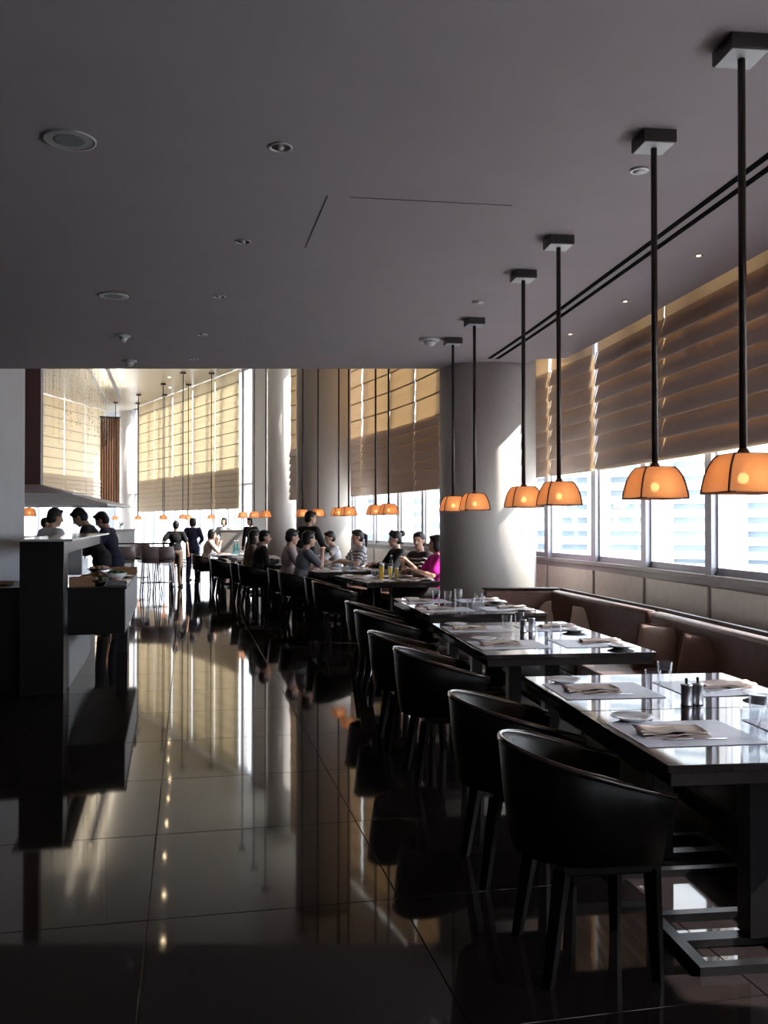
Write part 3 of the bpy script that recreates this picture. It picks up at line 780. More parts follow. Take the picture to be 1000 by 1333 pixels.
# ------------------------------------------------------------------ tub chairs
def chair_path():
    pts = [(.22, -.265)]; 
    for i in range(3): pts.append((.22 - .09 * (i + 1), -.268))
    for i in range(1, 16):
        a = -math.pi / 2 - math.pi * i / 16; pts.append((-.05 + .235 * math.cos(a), .268 * math.sin(a)))
    for i in range(3): pts.append((-.05 + .09 * i, .268))
    pts.append((.22, .265)); return pts
def make_chair():
    th = thing('tub_chair', 'x', 'chair')
    P = chair_path(); n = len(P)
    def top(p): return .745 - .135 * max(0, min(1, (p[0] + .285) / .505))
    mb = MB(); vs = []; fs = []; nr = 6
    for p in P:
        zt = top(p); s = .82
        c = Vector((0.0, 0)); 
        dx, dy = p[0] + .05, p[1]; L = math.hypot(min(dx, 0), dy) or 1; nxn, nyn = min(dx, 0) / L, dy / L
        th_ = .042
        ob = (p[0] * .86, p[1] * s, .385); om = (p[0] * .95, p[1] * .93, .56); ot = (p[0], p[1], zt - .012)
        t1 = (p[0] - nxn * th_ * .4, p[1] - nyn * th_ * .4, zt)
        it = (p[0] - nxn * th_, p[1] - nyn * th_, zt - .012); ib = (p[0] * .82 - nxn * th_, p[1] * .82 - nyn * th_, .40)
        vs += [ob, om, ot, t1, it, ib]
    for i in range(n - 1):
        for j in range(nr):
            j2 = (j + 1) % nr
            fs.append((i * nr + j, (i + 1) * nr + j, (i + 1) * nr + j2, i * nr + j2))
    fs.append(tuple(range(nr))); fs.append(tuple((n - 1) * nr + j for j in reversed(range(nr))))
    shl = mb.add(vs, fs, True).build('shell', M_chair, th)
    MB().tube([(p[0] - .004 * (1 if p[0] > 0 else -1), p[1] * .985, top(p)) for p in P], .012, 8).build('rim', M_chairg, shl)
    MB().bevbox(-.13, .215, -.19, .19, .385, .475, .03).build('seat_cushion', M_chair, th)
    MB().bevbox(-.135, .20, -.19, .19, .345, .386, .008).build('seat_frame', M_chair, th)
    for sx, sy in ((-1, -1), (-1, 1), (1, -1), (1, 1)):
        x, y = (.175 if sx > 0 else -.125), .168 * sy
        MB().tube([(x + (-.055 if sx < 0 else .01), y + .022 * sy, 0.0), (x, y, .36)], [.021, .031], 4, smooth=False).build('leg', M_chair, th)
    return th
cproto = None
def chair(x, y, rz, label, group):
    global cproto
    if cproto is None: cproto = th = make_chair()
    else: th = copy_tree(cproto)
    th.location = (x, y, 0); th.rotation_euler = (0, 0, rz); th['label'] = label; th['group'] = group
    return th
clab = ['black leather tub chair closest to the camera', 'second nearest tub chair, just behind the closest one', 'third nearest tub chair along the aisle', 'fourth nearest tub chair along the aisle',
        'fifth nearest tub chair, at the third table pair', 'sixth nearest tub chair, at the third table pair']
ctang = [(650, 957), (585, 902), (513, 843), (480, 822), (462, 795), (450, 783)]
for i, (px, py) in enumerate(ctang):
    x, y = ground(px, py, .745); h = R(rows[i // 2][2]); 
    c = Vector((x, y, 0)) + Matrix.Rotation(h, 3, 'Z') @ Vector((.275, -.06, 0))
    chair(c.x, c.y, h, clab[i], 'tub chairs along the aisle')

# ------------------------------------------------------------------ banquette
def banquette(P0, P1, label, depth=.56, wing=None, back_h=.82, seat=.45):
    """bench section; P0->P1 is the front edge of the back cushion, bench stands to the left of it (towards the tables)"""
    a = Vector((*P0, 0)); b = Vector((*P1, 0)); L = (b - a).length; rz = math.atan2(b.y - a.y, b.x - a.x)
    th = thing('banquette', label, 'bench', (a.x, a.y, 0), rz)
    MB().bevbox(0.004, L - .004, -.10, .0, seat - .05, back_h, .028).build('backrest', M_leath, th)
    n = max(1, round(L / 1.25))
    for i in range(n): MB().bevbox(L * i / n + .003, L * (i + 1) / n - .003, -.02, depth, seat - .11, seat, .022).build('seat_cushion', M_leath, th)
    MB().box(0.01, L - .01, -.08, depth - .05, 0.06, seat - .105).build('base', M_tedge, th)
    MB().box(0.03, L - .03, -.06, depth - .10, 0, .06).build('plinth', M_black, th)
    return th
B0, B1, B2, B3 = (2.36, 3.45), (2.18, 5.15), (1.965, 6.9), (1.6, 9.0)
banquette((2.47, 2.2), (1.97, 6.85), 'long brown leather bench section nearest the camera')
banquette((1.965, 6.9), (1.62, 8.98), 'brown leather bench section ending at the big column')
# wing at the far end
th = thing('bench_end', 'short brown leather bench end in front of the big column', 'bench', (0, 0, 0))
MB().bevbox(.98, 1.70, 9.04, 9.16, .08, .82, .025).build('end_panel', M_leath, th)
MB().bevbox(.97, 1.72, 9.03, 9.18, .82, .835, .004).build('cap_rail', M_black, th)
MB().box(1.0, 1.68, 9.055, 9.145, 0, .08).build('plinth', M_black, th)
# ledge behind the bench back
th = thing('bench_ledge', 'grey stone ledge with a black edge behind the bench', 'ledge', (0, 0, 0))
bl = [Vector((2.47, 2.2, 0)), Vector((1.97, 6.85, 0)), Vector((1.62, 9.0, 0))]
for i in range(2):
    a, b = bl[i], bl[i + 1]; M = local_frame(a, b); L = (b - a).length
    MB().box(0, L, -.135, -.102, .55, .838, M).build('black_edge', M_black, th)
    MB().box(0, L, -.62, -.136, .67, .70, M).build('ledge_slab', M_ledge, th)
    MB().box(0, L, -.60, -.16, 0, .67, M).build('ledge_base', M_tedge, th)
def cushion(px, py, rz, tilt, m, label, s=.34):
    x, y = ground(px, py, .60)
    bm = bmesh.new(); bmesh.ops.create_grid(bm, x_segments=12, y_segments=12, size=.5)
    top = [v.co.copy() for v in bm.verts]; faces = [[v.index for v in f.verts] for f in bm.faces]; bm.free()
    vs = []; fs = []
    for sgn in (1, -1):
        base = len(vs)
        for c in top:
            u, w = c.x * 2, c.y * 2; e = (1 - u ** 4) * (1 - w ** 4)
            pin = 1 - .10 * (1 - abs(u) ** 2) * abs(w) ** 3 - .10 * (1 - abs(w) ** 2) * abs(u) ** 3
            vs.append((c.x * s * pin, c.y * s * pin, sgn * (.002 + .075 * max(0, e) ** .6)))
        fs += [tuple(base + i for i in (f if sgn > 0 else f[::-1])) for f in faces]
    Mq = Matrix.Rotation(R(tilt), 4, 'Y') @ Matrix.Rotation(R(90), 4, 'Z')
    vs = [Mq @ Vector(v) for v in vs]; zmin = min(v.z for v in vs)
    th = thing('cushion', label, 'cushion', (x, y, .452), rz, 'cushions on the bench')
    MB().add([(v.x, v.y, v.z - zmin) for v in vs], fs, True).build('cover', m, th)
    pts = [Mq @ Vector((sx * s * .5 * k, sy * s * .5 * k2, 0)) for sx, sy, k, k2 in ((-1, -1, 1, 1), (1, -1, 1, 1), (1, 1, 1, 1), (-1, 1, 1, 1), (-1, -1, 1, 1))]
    MB().tube([(p.x, p.y, p.z - zmin) for p in pts], .006, 6).build('piping', M_pilb, th)
cushion(716, 797, R(52), -62, M_pil, 'pale cushion on the bench nearest the big column', .30)
cushion(763, 810, R(56), -62, M_pil, 'pale cushion on the bench, second from the column', .32)
cushion(856, 843, R(50), -66, M_pilm, 'beige cushion on the bench beyond the second table', .33)
cushion(914, 858, R(46), -66, M_pilb, 'brown cushion on the bench, nearest the camera', .33)

# ------------------------------------------------------------------ diners' tables beyond the column
far_t = [(0.02, 12.25, 17, "the striped-shirt diner's table"), (-0.75, 14.5, 18, "the grey-shirted man's table"), (-1.72, 16.75, 19, "the black-jacketed man's table"),
         (-2.62, 19.3, 20, 'the empty table beyond the diners'), (-3.45, 21.5, 20, "the drinking woman's table")]
FM = []
for (x, y, h, nm) in far_t:
    Mr = frame_at(x, y, R(h)); FM.append((Mr, R(h)))
    for k, dy in enumerate((-.41, .41)):
        p = Mr @ Vector((0, dy, 0))
        table(p.x, p.y, R(h), 'dark table, %s half of %s' % (('near', 'far')[k], nm), 'tables of the far row')
        Mt = frame_at(p.x, p.y, R(h))
        for sd in (-1, 1): setting(Mt, sd, '%s half of %s' % (('the near', 'the far')[k], nm), False, True)
def fchair(px, py, h, label):
    x, y = ground(px, py, .745); c = Vector((x, y, 0)) + Matrix.Rotation(R(h), 3, 'Z') @ Vector((.26, -.10, 0))
    chair(c.x, c.y, R(h), label, 'chairs of the far row')
def rel(i, lx, ly): 
    p = FM[i][0] @ Vector((lx, ly, 0)); return p.x, p.y
def rchair(i, lx, ly, label): x, y = rel(i, lx, ly); chair(x, y, FM[i][1], label, 'chairs of the far row')
rchair(0, -.82, -.52, "empty tub chair pulled out at the striped-shirt diner's table, nearer")
rchair(0, -.74, .32, "empty tub chair at the striped-shirt diner's table, farther")
SEAT = {}
for key, i, ly, l in (('grey', 1, -.40, 'tub chair the grey-shirted man sits on'), ('pink', 1, .45, 'tub chair the pale-shirted man sits on'),
                      ('dark', 2, -.40, 'tub chair the black-jacketed man sits on'), ('long', 2, .42, 'tub chair of the long-haired woman beside the black jacket'),
                      ('drink', 4, .15, 'tub chair the drinking woman sits on')):
    lx = -.72; rchair(i, lx, ly, l); SEAT[key] = (rel(i, lx + .02, ly), FM[i][1])
rchair(3, -.80, -.35, 'empty tub chair with a curved rim left of the black-jacketed man')
# bench behind the diners
banquette((1.05, 11.4), (.64, 13.22), 'bench under the striped-shirt diner and the magenta top', .50)
banquette((.62, 13.3), (-.92, 16.9), 'bench under the boy, the ponytail and the bun', .50)
# second row drinks
def bottle(x, y, z, m, label, h=.27, r=.036):
    th = thing('bottle', label, 'bottle', (x, y, z))
    MB().lathe([(r * .9, 0), (r, .006), (r, h * .55), (r * .55, h * .74), (r * .36, h * .80), (r * .36, h * .97), (r * .40, h * .975), (r * .40, h), (0.0001, h)], 16).build('glass_body', m, th)
    MB().lathe([(r * .42, h * .95), (r * .42, h + .004), (0.0001, h + .005)], 12).build('stopper', M_fixt, th)
def beer(x, y, label, h=.15):
    th = thing('beer_glass', label, 'beer', (x, y, .7402))
    MB().lathe([(.022, 0), (.022, .010), (.026, .03), (.034, h * 1.05)], 16).build('glass', M_glass, th)
    MB().lathe([(.018, .013), (.023, .03), (.030, h * .88), (.0001, h * .88)], 16).build('beer', M_beer, th)
    MB().lathe([(.030, h * .885), (.031, h * .98), (.0001, h)], 16).build('foam', M_foam, th)
def onT(px, D): return (col(px, D), D)
x, y = onT(457, 13.95); bottle(x, y, .7402, M_gbot, 'tall clear water bottle before the ponytailed woman', .31)
x, y = onT(497, 11.75); beer(x, y, 'tall golden beer on the near diners\' table, leftmost', .21)
x, y = onT(508, 11.95); beer(x, y, 'golden beer on the near diners\' table, middle one', .17)
x, y = onT(516, 12.05); beer(x, y, 'golden beer on the near diners\' table, rightmost', .15)
x, y = onT(509.5, 12.55); bottle(x, y, .7402, M_gbot, 'clear bottle behind the golden beers', .29)
x, y = onT(305.5, 21.2); bottle(x, y, .7402, M_gteal, 'teal water bottle on the farthest table, left one', .32, .045)
x, y = onT(309.5, 21.6); bottle(x, y, .7402, M_gteal, 'teal water bottle on the farthest table, right one', .32, .045)

# ------------------------------------------------------------------ kitchen counter at left
HC = R(13)
Mc = frame_at(-2.76, 7.95, HC)
th = thing('buffet_counter', 'long black buffet counter with a floating display box at left', 'counter', (-2.76, 7.95, 0), HC)
MB().bevbox(-.36, 0.0, 0.0, .34, 0, 1.315, .004).build('end_pier', M_counter, th)
MB().bevbox(-.30, -.04, .35, 4.7, 1.19, 1.30, .004).build('pass_shelf_beam', M_counter, th)
MB().bevbox(-.42, .07, .02, 4.85, 1.315, 1.335, .003).build('pass_shelf', M_ctop, th)
MB().bevbox(-.30, -.06, .72, .80, .90, 1.19, .003).build('shelf_support', M_panel, th)
MB().bevbox(-.28, -.06, 2.3, 2.38, .90, 1.19, .003).build('shelf_support', M_panel, th)
MB().bevbox(-.10, .015, .345, 3.2, 0, .48, .003).build('base_panel', M_panel, th)
MB().bevbox(.012, .50, .18, 3.05, .485, .885, .004).build('display_box', M_counter, th)
MB().bevbox(.004, .515, .165, 3.07, .885, .902, .002).build('display_top', M_counter, th)
MB().box(.5005, .506, .20, 3.03, .50, .87).build('lit_side_face', M_panel, th)  # pale sheet: light falling on the black box side put into its colour
MB().bevbox(.30, .42, 2.5, 2.95, 0, .484, .003).build('support_leg', M_counter, th)
th2 = thing('side_counter', 'low black counter with a tray in front of the white pier', 'counter', (-3.15, 8.0, 0), HC)
MB().bevbox(-1.6, -.005, 0.0, 1.0, 0, .90, .004).build('body', M_counter, th2)
MB().bevbox(-1.62, .0, -.01, 1.02, .90, .915, .003).build('top', M_counter, th2)
def cpos(lx, ly, z): p = Mc @ Vector((lx, ly, z)); return p
def dish(lx, ly, z, kind, m, label, s=1.0, food=None):
    p = cpos(lx, ly, z); th = thing({'t': 'serving_tray', 'b': 'serving_bowl', 'p': 'serving_plate', 'x': 'bread_basket'}[kind], label,
                                    {'t': 'tray', 'b': 'bowl', 'p': 'plate', 'x': 'basket'}[kind], p, HC)
    if kind == 'b':
        MB().lathe([(.05 * s, 0), (.055 * s, .004), (.11 * s, .07 * s), (.105 * s, .07 * s), (.05 * s, .012), (.0001, .010)], 24).build('bowl', m, th)
        r = .095 * s; z0 = .055 * s
    elif kind == 'p':
        MB().lathe([(.07 * s, 0), (.075 * s, .003), (.13 * s, .018), (.13 * s, .022), (.075 * s, .008), (.0001, .007)], 28).build('dish', m, th); r = .07 * s; z0 = .012
    else:
        mb = MB(); w, d, hh = .15 * s, .11 * s, .045 if kind == 't' else .08
        mb.box(-w, w, -d, d, 0, .008); mb.box(-w, w, -d, -d + .008, .008, hh); mb.box(-w, w, d - .008, d, .008, hh); mb.box(-w, -w + .008, -d + .008, d - .008, .008, hh); mb.box(w - .008, w, -d + .008, d - .008, .008, hh)
        mb.build('tray', m, th); r = .10 * s; z0 = hh * .6
    if food:
        rnd = random.Random(int(lx * 100 + ly * 37))
        mb = MB()
        for k in range(9):
            a = rnd.uniform(0, 6.28); q = r * math.sqrt(rnd.uniform(0, 1)) * .8
            mb.ell((q * math.cos(a), q * math.sin(a), z0 + .012 + .02 * (1 - q / r)), (.032 * s, .024 * s, .020 * s), Matrix.Rotation(a * 2, 3, 'Z'), 8, 6)
        mb.build('food', food, th)
M_bread = mat('bread', (0.45, 0.25, 0.10), 0.8, noise=0.2, nscale=30); M_green = mat('salad', (0.10, 0.16, 0.05), 0.6, noise=0.4, nscale=30)
M_fish = mat('seafood', (0.60, 0.38, 0.28), 0.5, noise=0.2, nscale=40)
for a in [(.12, .42, .9025, 'x', M_napd, 'wooden basket of rolls on the display, left front', .75, M_bread), (.26, .40, .9025, 'b', M_black, 'black bowl of salad at the display front', .8, M_green),
          (.42, .36, .9025, 't', M_steel, 'steel tray at the right front corner of the display', .62, None), (.38, .68, .9025, 'p', M_china, 'white serving plate on the display, right', 1.0, M_fish),
          (.14, .95, .9025, 'p', M_china, 'white serving plate on the display, left', 1.0, M_fish), (.36, 1.15, .9025, 'b', M_china, 'white bowl of food in the middle of the display', 1.1, M_green),
          (.14, 1.45, .9025, 't', M_napd, 'brown tray in the middle of the display', .8, M_bread), (.38, 1.65, .9025, 'p', M_steel, 'steel platter of food farther along the display', 1.1, M_bread),
          (.16, 1.95, .9025, 'b', M_steel, 'steel bowl farther along the display', 1.2, M_fish), (.38, 2.25, .9025, 'x', M_napd, 'heaped basket near the far end of the display', 1.0, M_bread),
          (.18, 2.55, .9025, 'p', M_china, 'white platter at the far end of the display', 1.1, M_green)]:
    dish(*a)
p = frame_at(-3.15, 8.0, HC) @ Vector((-.35, .35, .9155))
th = thing('serving_tray', 'dark oval tray on the low counter before the white pier', 'tray', p, HC)
MB().lathe([(.20, 0), (.24, .02), (.24, .026), (.20, .008), (.0001, .006)], 28).build('tray', M_napd, th)
MB().ell((0, 0, .03), (.13, .10, .025)).build('cloth', M_napkin, th)
# hood
th = thing('range_hood', 'wide pale metal kitchen hood with a brown duct', 'hood', (-4.65, 12.6, 0), R(4))
x0, x1, y0, y1 = -1.5, 1.02, -.75, .75; zb = 1.72
def frustum(a, za, b, zb_):
    vs = [(a[0], a[2], za), (a[1], a[2], za), (a[1], a[3], za), (a[0], a[3], za), (b[0], b[2], zb_), (b[1], b[2], zb_), (b[1], b[3], zb_), (b[0], b[3], zb_)]
    return MB().add(vs, [(3, 2, 1, 0), (4, 5, 6, 7), (0, 1, 5, 4), (1, 2, 6, 5), (2, 3, 7, 6), (3, 0, 4, 7)])
MB().box(x0, x1, y0, y1, zb - .025, zb).build('rim', M_white, th)
frustum((x0, x1, y0, y1), zb, (x0 + .35, x1 - .52, y0 + .25, y1 - .25), zb + .13).build('skirt', M_hood, th)
MB().box(x0 + .33, x1 - .50, y0 + .23, y1 - .23, zb + .13, zb + .142).build('lip', M_white, th)
frustum((x0 + .37, x1 - .55, y0 + .27, y1 - .27), zb + .142, (x0 + 1.06, -.02, -.07, .07), zb + .275).build('hood_canopy', M_hoodd, th)
MB().box(-.42, -.03, -.06, .06, zb + .275, Z_HI - .005).build('duct', M_duct, th)

# ------------------------------------------------------------------ far furniture
def stool(x, y, rz, label):
    th = thing('bar_stool', label, 'stool', (x, y, 0), rz, 'bar stools')
    vs = []; fs = []; n = 13
    for i in range(n):
        a = math.pi * (-.08 + 1.16 * i / (n - 1))
        for (k, z) in ((.19, .66), (.215, .78), (.205, .985), (.185, .985), (.19, .78), (.17, .67)): vs.append((k * math.cos(a), -k * math.sin(a) * .95, z - (.10 if abs(i - 6) > 4 and z > .9 else 0)))
    for i in range(n - 1):
        for j in range(6): fs.append((i * 6 + j, (i + 1) * 6 + j, (i + 1) * 6 + (j + 1) % 6, i * 6 + (j + 1) % 6))
    fs += [tuple(range(6)), tuple((n - 1) * 6 + j for j in reversed(range(6)))]
    MB().add(vs, fs, True).build('back_shell', M_stool, th)
    MB().lathe([(.15, .65), (.19, .66), (.195, .70), (.17, .72), (.0001, .725)], 20).build('seat', M_stool, th)
    for sx, sy in ((1, 1), (1, -1), (-1, 1), (-1, -1)): MB().tube([(.20 * sx, .20 * sy, 0), (.15 * sx, .15 * sy, .66)], .013, 6).build('leg', M_chrome, th)
    MB().tube([(.18, .18, .25), (-.18, .18, .25), (-.18, -.18, .25), (.18, -.18, .25), (.18, .18, .25)], .009, 6).build('foot_ring', M_chrome, th)
D = 19.6
th = thing('high_table', 'pale long high table with bar stools near the far windows', 'table', (col(180, D), D, 0), R(8))
MB().bevbox(-.72, .78, -.32, .32, 1.02, 1.05, .004).build('table_top', M_table, th)
for sx in (-.62, .68):
    for sy in (-.26, .26): MB().tube([(sx, sy, 0), (sx, sy, 1.02)], .02, 6).build('leg', M_chrome, th)
for px, D, l in ((163, 18.9, 'bar stool at the left end of the high table'), (197, 18.9, 'bar stool in the middle of the high table'), (214, 19.0, 'bar stool at the right end of the high table, partly hidden'), (183, 20.6, 'bar stool on the far side of the high table, glimpsed between legs')):
    stool(col(px, D), D, R(8 if D < 20 else 188), l)
D = 27.0
th = thing('glare_block', 'white box podium before the far corner column', 'glare block', (col(165, D), D, 0), R(5))  # added block: glare on the column foot put into its shape and white
MB().bevbox(-.27, .27, -.25, .25, .05, 1.26, .006).build('body', M_white, th); MB().box(-.24, .24, -.22, .22, 0, .05).build('plinth', M_black, th)
MB().bevbox(-.30, .30, -.28, .28, 1.26, 1.29, .004).build('top', M_white, th)
th = thing('potted_plant', 'small dark leafy plant on the white glare block', 'plant', (col(158, D), D, 1.2905))
MB().lathe([(.04, 0), (.055, .08), (.05, .08), (.0001, .07)], 14).build('pot', M_white, th)
rnd = random.Random(4)
for k in range(14):
    a = rnd.uniform(0, 6.28); l = rnd.uniform(.08, .14); hgt = rnd.uniform(.04, .12); c, s_ = math.cos(a), math.sin(a)
    MB().add([(0, 0, .07), (l * .5 * c - .02 * s_, l * .5 * s_ + .02 * c, .07 + hgt), (l * c, l * s_, .07 + hgt * .9), (l * .5 * c + .02 * s_, l * .5 * s_ - .02 * c, .07 + hgt)], [(0, 1, 2, 3)]).build('leaf', M_plant, th)
D = 25.0
th = thing('partition', 'low beige partition behind the farthest table', 'partition', (col(304, D), D, 0), R(4))
MB().bevbox(-.345, .345, -.04, .04, .0, 1.26, .006).build('panel', M_part, th); MB().bevbox(-.36, .36, -.055, .055, 1.26, 1.285, .003).build('cap', M_wain, th)
# brown drape in the far corner
th = thing('drape', 'gathered brown drape beside the far corner column', 'curtain', (-11.42, 38.4, 0), R(20))
vs = []; fs = []; n = 40
for i in range(n):
    for z in (2.1, 4.0, 5.85): vs.append((-.38 + .76 * i / (n - 1), .05 * math.sin(i * 1.25), z))
for i in range(n - 1):
    for j in range(2): fs.append((i * 3 + j, i * 3 + 3 + j, i * 3 + 4 + j, i * 3 + 1 + j))
MB().add(vs, fs, True).build('fabric', M_drape, th)
MB().tube([(-.42, 0, 5.87), (.42, 0, 5.87)], .03, 8).build('rail', M_black, th)
# glass bead strands hanging from the high ceiling above the kitchen
mb = MB(); rnd = random.Random(11)
for k in range(70):
    px = rnd.uniform(52, 142); D = rnd.uniform(17.5, 24); x = col(px, D); zl = rnd.uniform(3.0, 5.0)
    z = Z_HI - .01
    mb.tube([(x, D, zl), (x, D, z)], .0035, 3, cap=False)
    while z > zl:
        z -= rnd.uniform(.12, .45); mb.lathe([(.0005, -.02), (.012, 0), (.0005, .02)], 5, (x, D, max(z, zl)))
tag(mb.build('bead_curtain', M_bead), 'strands of glass beads hanging over the kitchen', 'bead curtain', kind='stuff')

# ------------------------------------------------------------------ people
def remesh(mb, voxel, name, smooth=3):
    m = mb.mesh('tmp'); o = bpy.data.objects.new('tmp', m); COL.objects.link(o)
    r = o.modifiers.new('r', 'REMESH'); r.mode = 'VOXEL'; r.voxel_size = voxel; r.use_smooth_shade = True
    s = o.modifiers.new('s', 'SMOOTH'); s.factor = 0.5; s.iterations = smooth
    dg = bpy.context.evaluated_depsgraph_get(); dg.update()
    out = bpy.data.meshes.new_from_object(o.evaluated_get(dg)); out.name = name
    bpy.data.objects.remove(o); bpy.data.meshes.remove(m)
    out.polygons.foreach_set('use_smooth', [True] * len(out.polygons))
    return out
def ik(a, c, l1, l2, pole):
    a = Vector(a); c = Vector(c); d = c - a; L = min(d.length, (l1 + l2) * .995); u = d.normalized(); c = a + u * L
    x = (l1 * l1 - l2 * l2 + L * L) / (2 * L); h = math.sqrt(max(0, l1 * l1 - x * x))
    p = Vector(pole); p = p - u * p.dot(u); p = p.normalized() if p.length > 1e-6 else Vector((0, -1, 0))
    return a + u * x + p * h, c
def person(label, x, y, face, pose='sit', H=1.66, seat=.455, lean=6, hands=None, look=(0, 0), top=None, sleeve='short', bottom=None,
           hair='short', skin=None, stripes=None, turn=0, group=None, collar=None, apron=None, base_z=0.0):
    """face = heading of the nose, degrees from +Y counter-clockwise"""
    k = H / 1.70; skin = skin or M_skin
    top = top or cloth('black', (.015, .015, .018)); bottom = bottom or cloth('dark', (.02, .02, .025))
    th = thing('person', label, 'person', (x, y, base_z), R(face), group)
    pz = .93 * k if pose == 'stand' else seat + .095
    P = Vector((0, 0, pz)); Ml = Matrix.Rotation(R(-lean), 3, 'X') @ Matrix.Rotation(R(turn), 3, 'Z')
    up = lambda a, b, c: P + Ml @ (Vector((a, b, c)) * k)
    chest = up(0, 0, .33); waist = up(0, 0, .13); nb = up(0, -.01, .50); sh = {s: up(.178 * s, 0, .455) for s in (-1, 1)}
    Mh = Ml @ Matrix.Rotation(R(look[0]), 3, 'Z') @ Matrix.Rotation(R(look[1]) + R(lean) * .6, 3, 'X')
    hd = nb + Ml @ Vector((0, .012, .075)) * k + Mh @ Vector((0, .02, .085)) * k
    hips = {s: P + Vector((.092 * s * k, 0, -.02)) for s in (-1, 1)}
    if pose == 'stand':
        knee = {s: Vector((.10 * s * k, .02 + .02 * s, .49 * k)) for s in (-1, 1)}; ank = {s: Vector((.105 * s * k, -.02 + .04 * s, .085)) for s in (-1, 1)}
    else:
        knee = {s: Vector((.10 * s * k, .43 * k, seat + .085)) for s in (-1, 1)}; ank = {s: Vector((.10 * s * k, .40 * k + .03 * s, .085)) for s in (-1, 1)}
    toe = {s: ank[s] + Vector((.02 * s, .15 * k, -.045)) for s in (-1, 1)}
    if hands is None: hands = {s: (.24 * s, .05, pz + .0 - .02 if pose == 'stand' else pz + .02) for s in (-1, 1)} if pose == 'stand' else {s: (.16 * s, .36, .80) for s in (-1, 1)}
    elb = {}; wri = {}
    for s in (-1, 1): elb[s], wri[s] = ik(sh[s], hands[s], .275 * k, .245 * k, (.6 * s, -.5, -.7))
    # --- body: one continuous surface
    b = MB()
    b.ell(P + Vector((0, 0, .01)), (.155 * k, .11 * k, .13 * k), Ml); b.ell(waist, (.125 * k, .092 * k, .14 * k), Ml); b.ell(chest, (.155 * k, .105 * k, .18 * k), Ml)
    b.cap(sh[-1], .055 * k, sh[1], .055 * k); b.cap(nb - Ml @ Vector((0, 0, .03)), .055 * k, hd - Mh @ Vector((0, .02, .04)) * k, .048 * k)
    b.ell(hd + Mh @ Vector((0, -.008, .022)) * k, (.076 * k, .094 * k, .096 * k), Mh, 18, 12); b.ell(hd + Mh @ Vector((0, .026, -.045)) * k, (.056 * k, .062 * k, .068 * k), Mh, 16, 10)
    b.cap(hd + Mh @ Vector((0, .085, .012)) * k, .011 * k, hd + Mh @ Vector((0, .108, -.022)) * k, .015 * k)
    b.ell(hd + Mh @ Vector((0, .074, -.062)) * k, (.026 * k, .018 * k, .013 * k), Mh, 10, 6); b.ell(hd + Mh @ Vector((0, .066, -.092)) * k, (.024 * k, .020 * k, .018 * k), Mh, 10, 6)
    for s in (-1, 1): b.ell(hd + Mh @ Vector((.077 * s, -.008, -.005)) * k, (.012 * k, .022 * k, .032 * k), Mh, 8, 6)
    for s in (-1, 1):
        b.cap(sh[s], .052 * k, elb[s], .040 * k); b.cap(elb[s], .040 * k, wri[s], .027 * k)
        b.cap(hips[s], .085 * k, knee[s], .058 * k); b.cap(knee[s], .056 * k, ank[s], .038 * k); b.cap(ank[s], .04 * k, toe[s], .032 * k)
        d = (wri[s] - elb[s]).normalized(); b.cap(wri[s], .026 * k, wri[s] + d * .06 * k, .030 * k)
    bm_ = remesh(b, .0125, 'body')
    f = MB()     # fingers, rooted in the palm
    for s in (-1, 1):
        d = (wri[s] - elb[s]).normalized(); side = d.cross(Vector((0, 0, 1))); side = side.normalized() if side.length > .1 else Vector((1, 0, 0)); dn = side.cross(d) * (-1 if side.cross(d).z > 0 else 1)
        pc = wri[s] + d * .068 * k
        for q, ln in ((-1.5, .060), (-.5, .075), (.5, .078), (1.5, .070)):
            p0 = pc + side * q * .0165 * k; p1 = p0 + (d * .8 + dn * .35).normalized() * ln * .55 * k; p2 = p1 + (d * .35 + dn * .8).normalized() * ln * .55 * k
            f.tube([p0 - d * .02, p0, p1, p2], [.0095 * k, .0095 * k, .0088 * k, .006 * k], 6)
        p0 = wri[s] + d * .02 * k - side * s * .022 * k; p1 = p0 + (d * .6 - side * s * .7).normalized() * .035 * k; p2 = p1 + (d * .9 - side * s * .1 + dn * .3).normalized() * .032 * k
        f.tube([p0, p1, p2], [.012 * k, .011 * k, .008 * k], 6)
    bm = bmesh.new(); bm.from_mesh(bm_); bm.from_mesh(f.mesh('fg')); bm.to_mesh(bm_); bm.free()
    bm_.polygons.foreach_set('use_smooth', [True] * len(bm_.polygons))
    bo = put('body', bm_, skin, th)
    # --- clothes
    e = .013
    c = MB(); c.ell(P + Vector((0, 0, .04)), (.158 * k + e, .112 * k + e, .12 * k), Ml); c.ell(waist, (.13 * k + e, .097 * k + e, .15 * k), Ml); c.ell(chest, (.16 * k + e, .108 * k + e, .185 * k), Ml)
    c.cap(sh[-1], .056 * k + e, sh[1], .056 * k + e); c.cap(chest, .07, nb - Ml @ Vector((0, 0, .035)) * k, .058 * k + e)
    for s in (-1, 1):
        if sleeve == 'long': c.cap(sh[s], .056 * k + e, elb[s], .043 * k + e); c.cap(elb[s], .043 * k + e, wri[s] - (wri[s] - elb[s]) * .04, .032 * k + e)
        elif sleeve == 'short': c.cap(sh[s], .056 * k + e, sh[s].lerp(elb[s], .75), .05 * k + e)
    shirt = put('shirt', remesh(c, .016, 'shirt', 2), top, th)
    c = MB(); c.ell(P + Vector((0, 0, -.02)), (.162 * k + e, .117 * k + e, .13 * k), None)
    for s in (-1, 1): c.cap(hips[s], .09 * k + e, knee[s], .064 * k + e); c.cap(knee[s], .063 * k + e, ank[s] + (knee[s] - ank[s]) * .06, .050 * k + e)
    put('trousers', remesh(c, .018, 'trousers', 2), bottom, th)
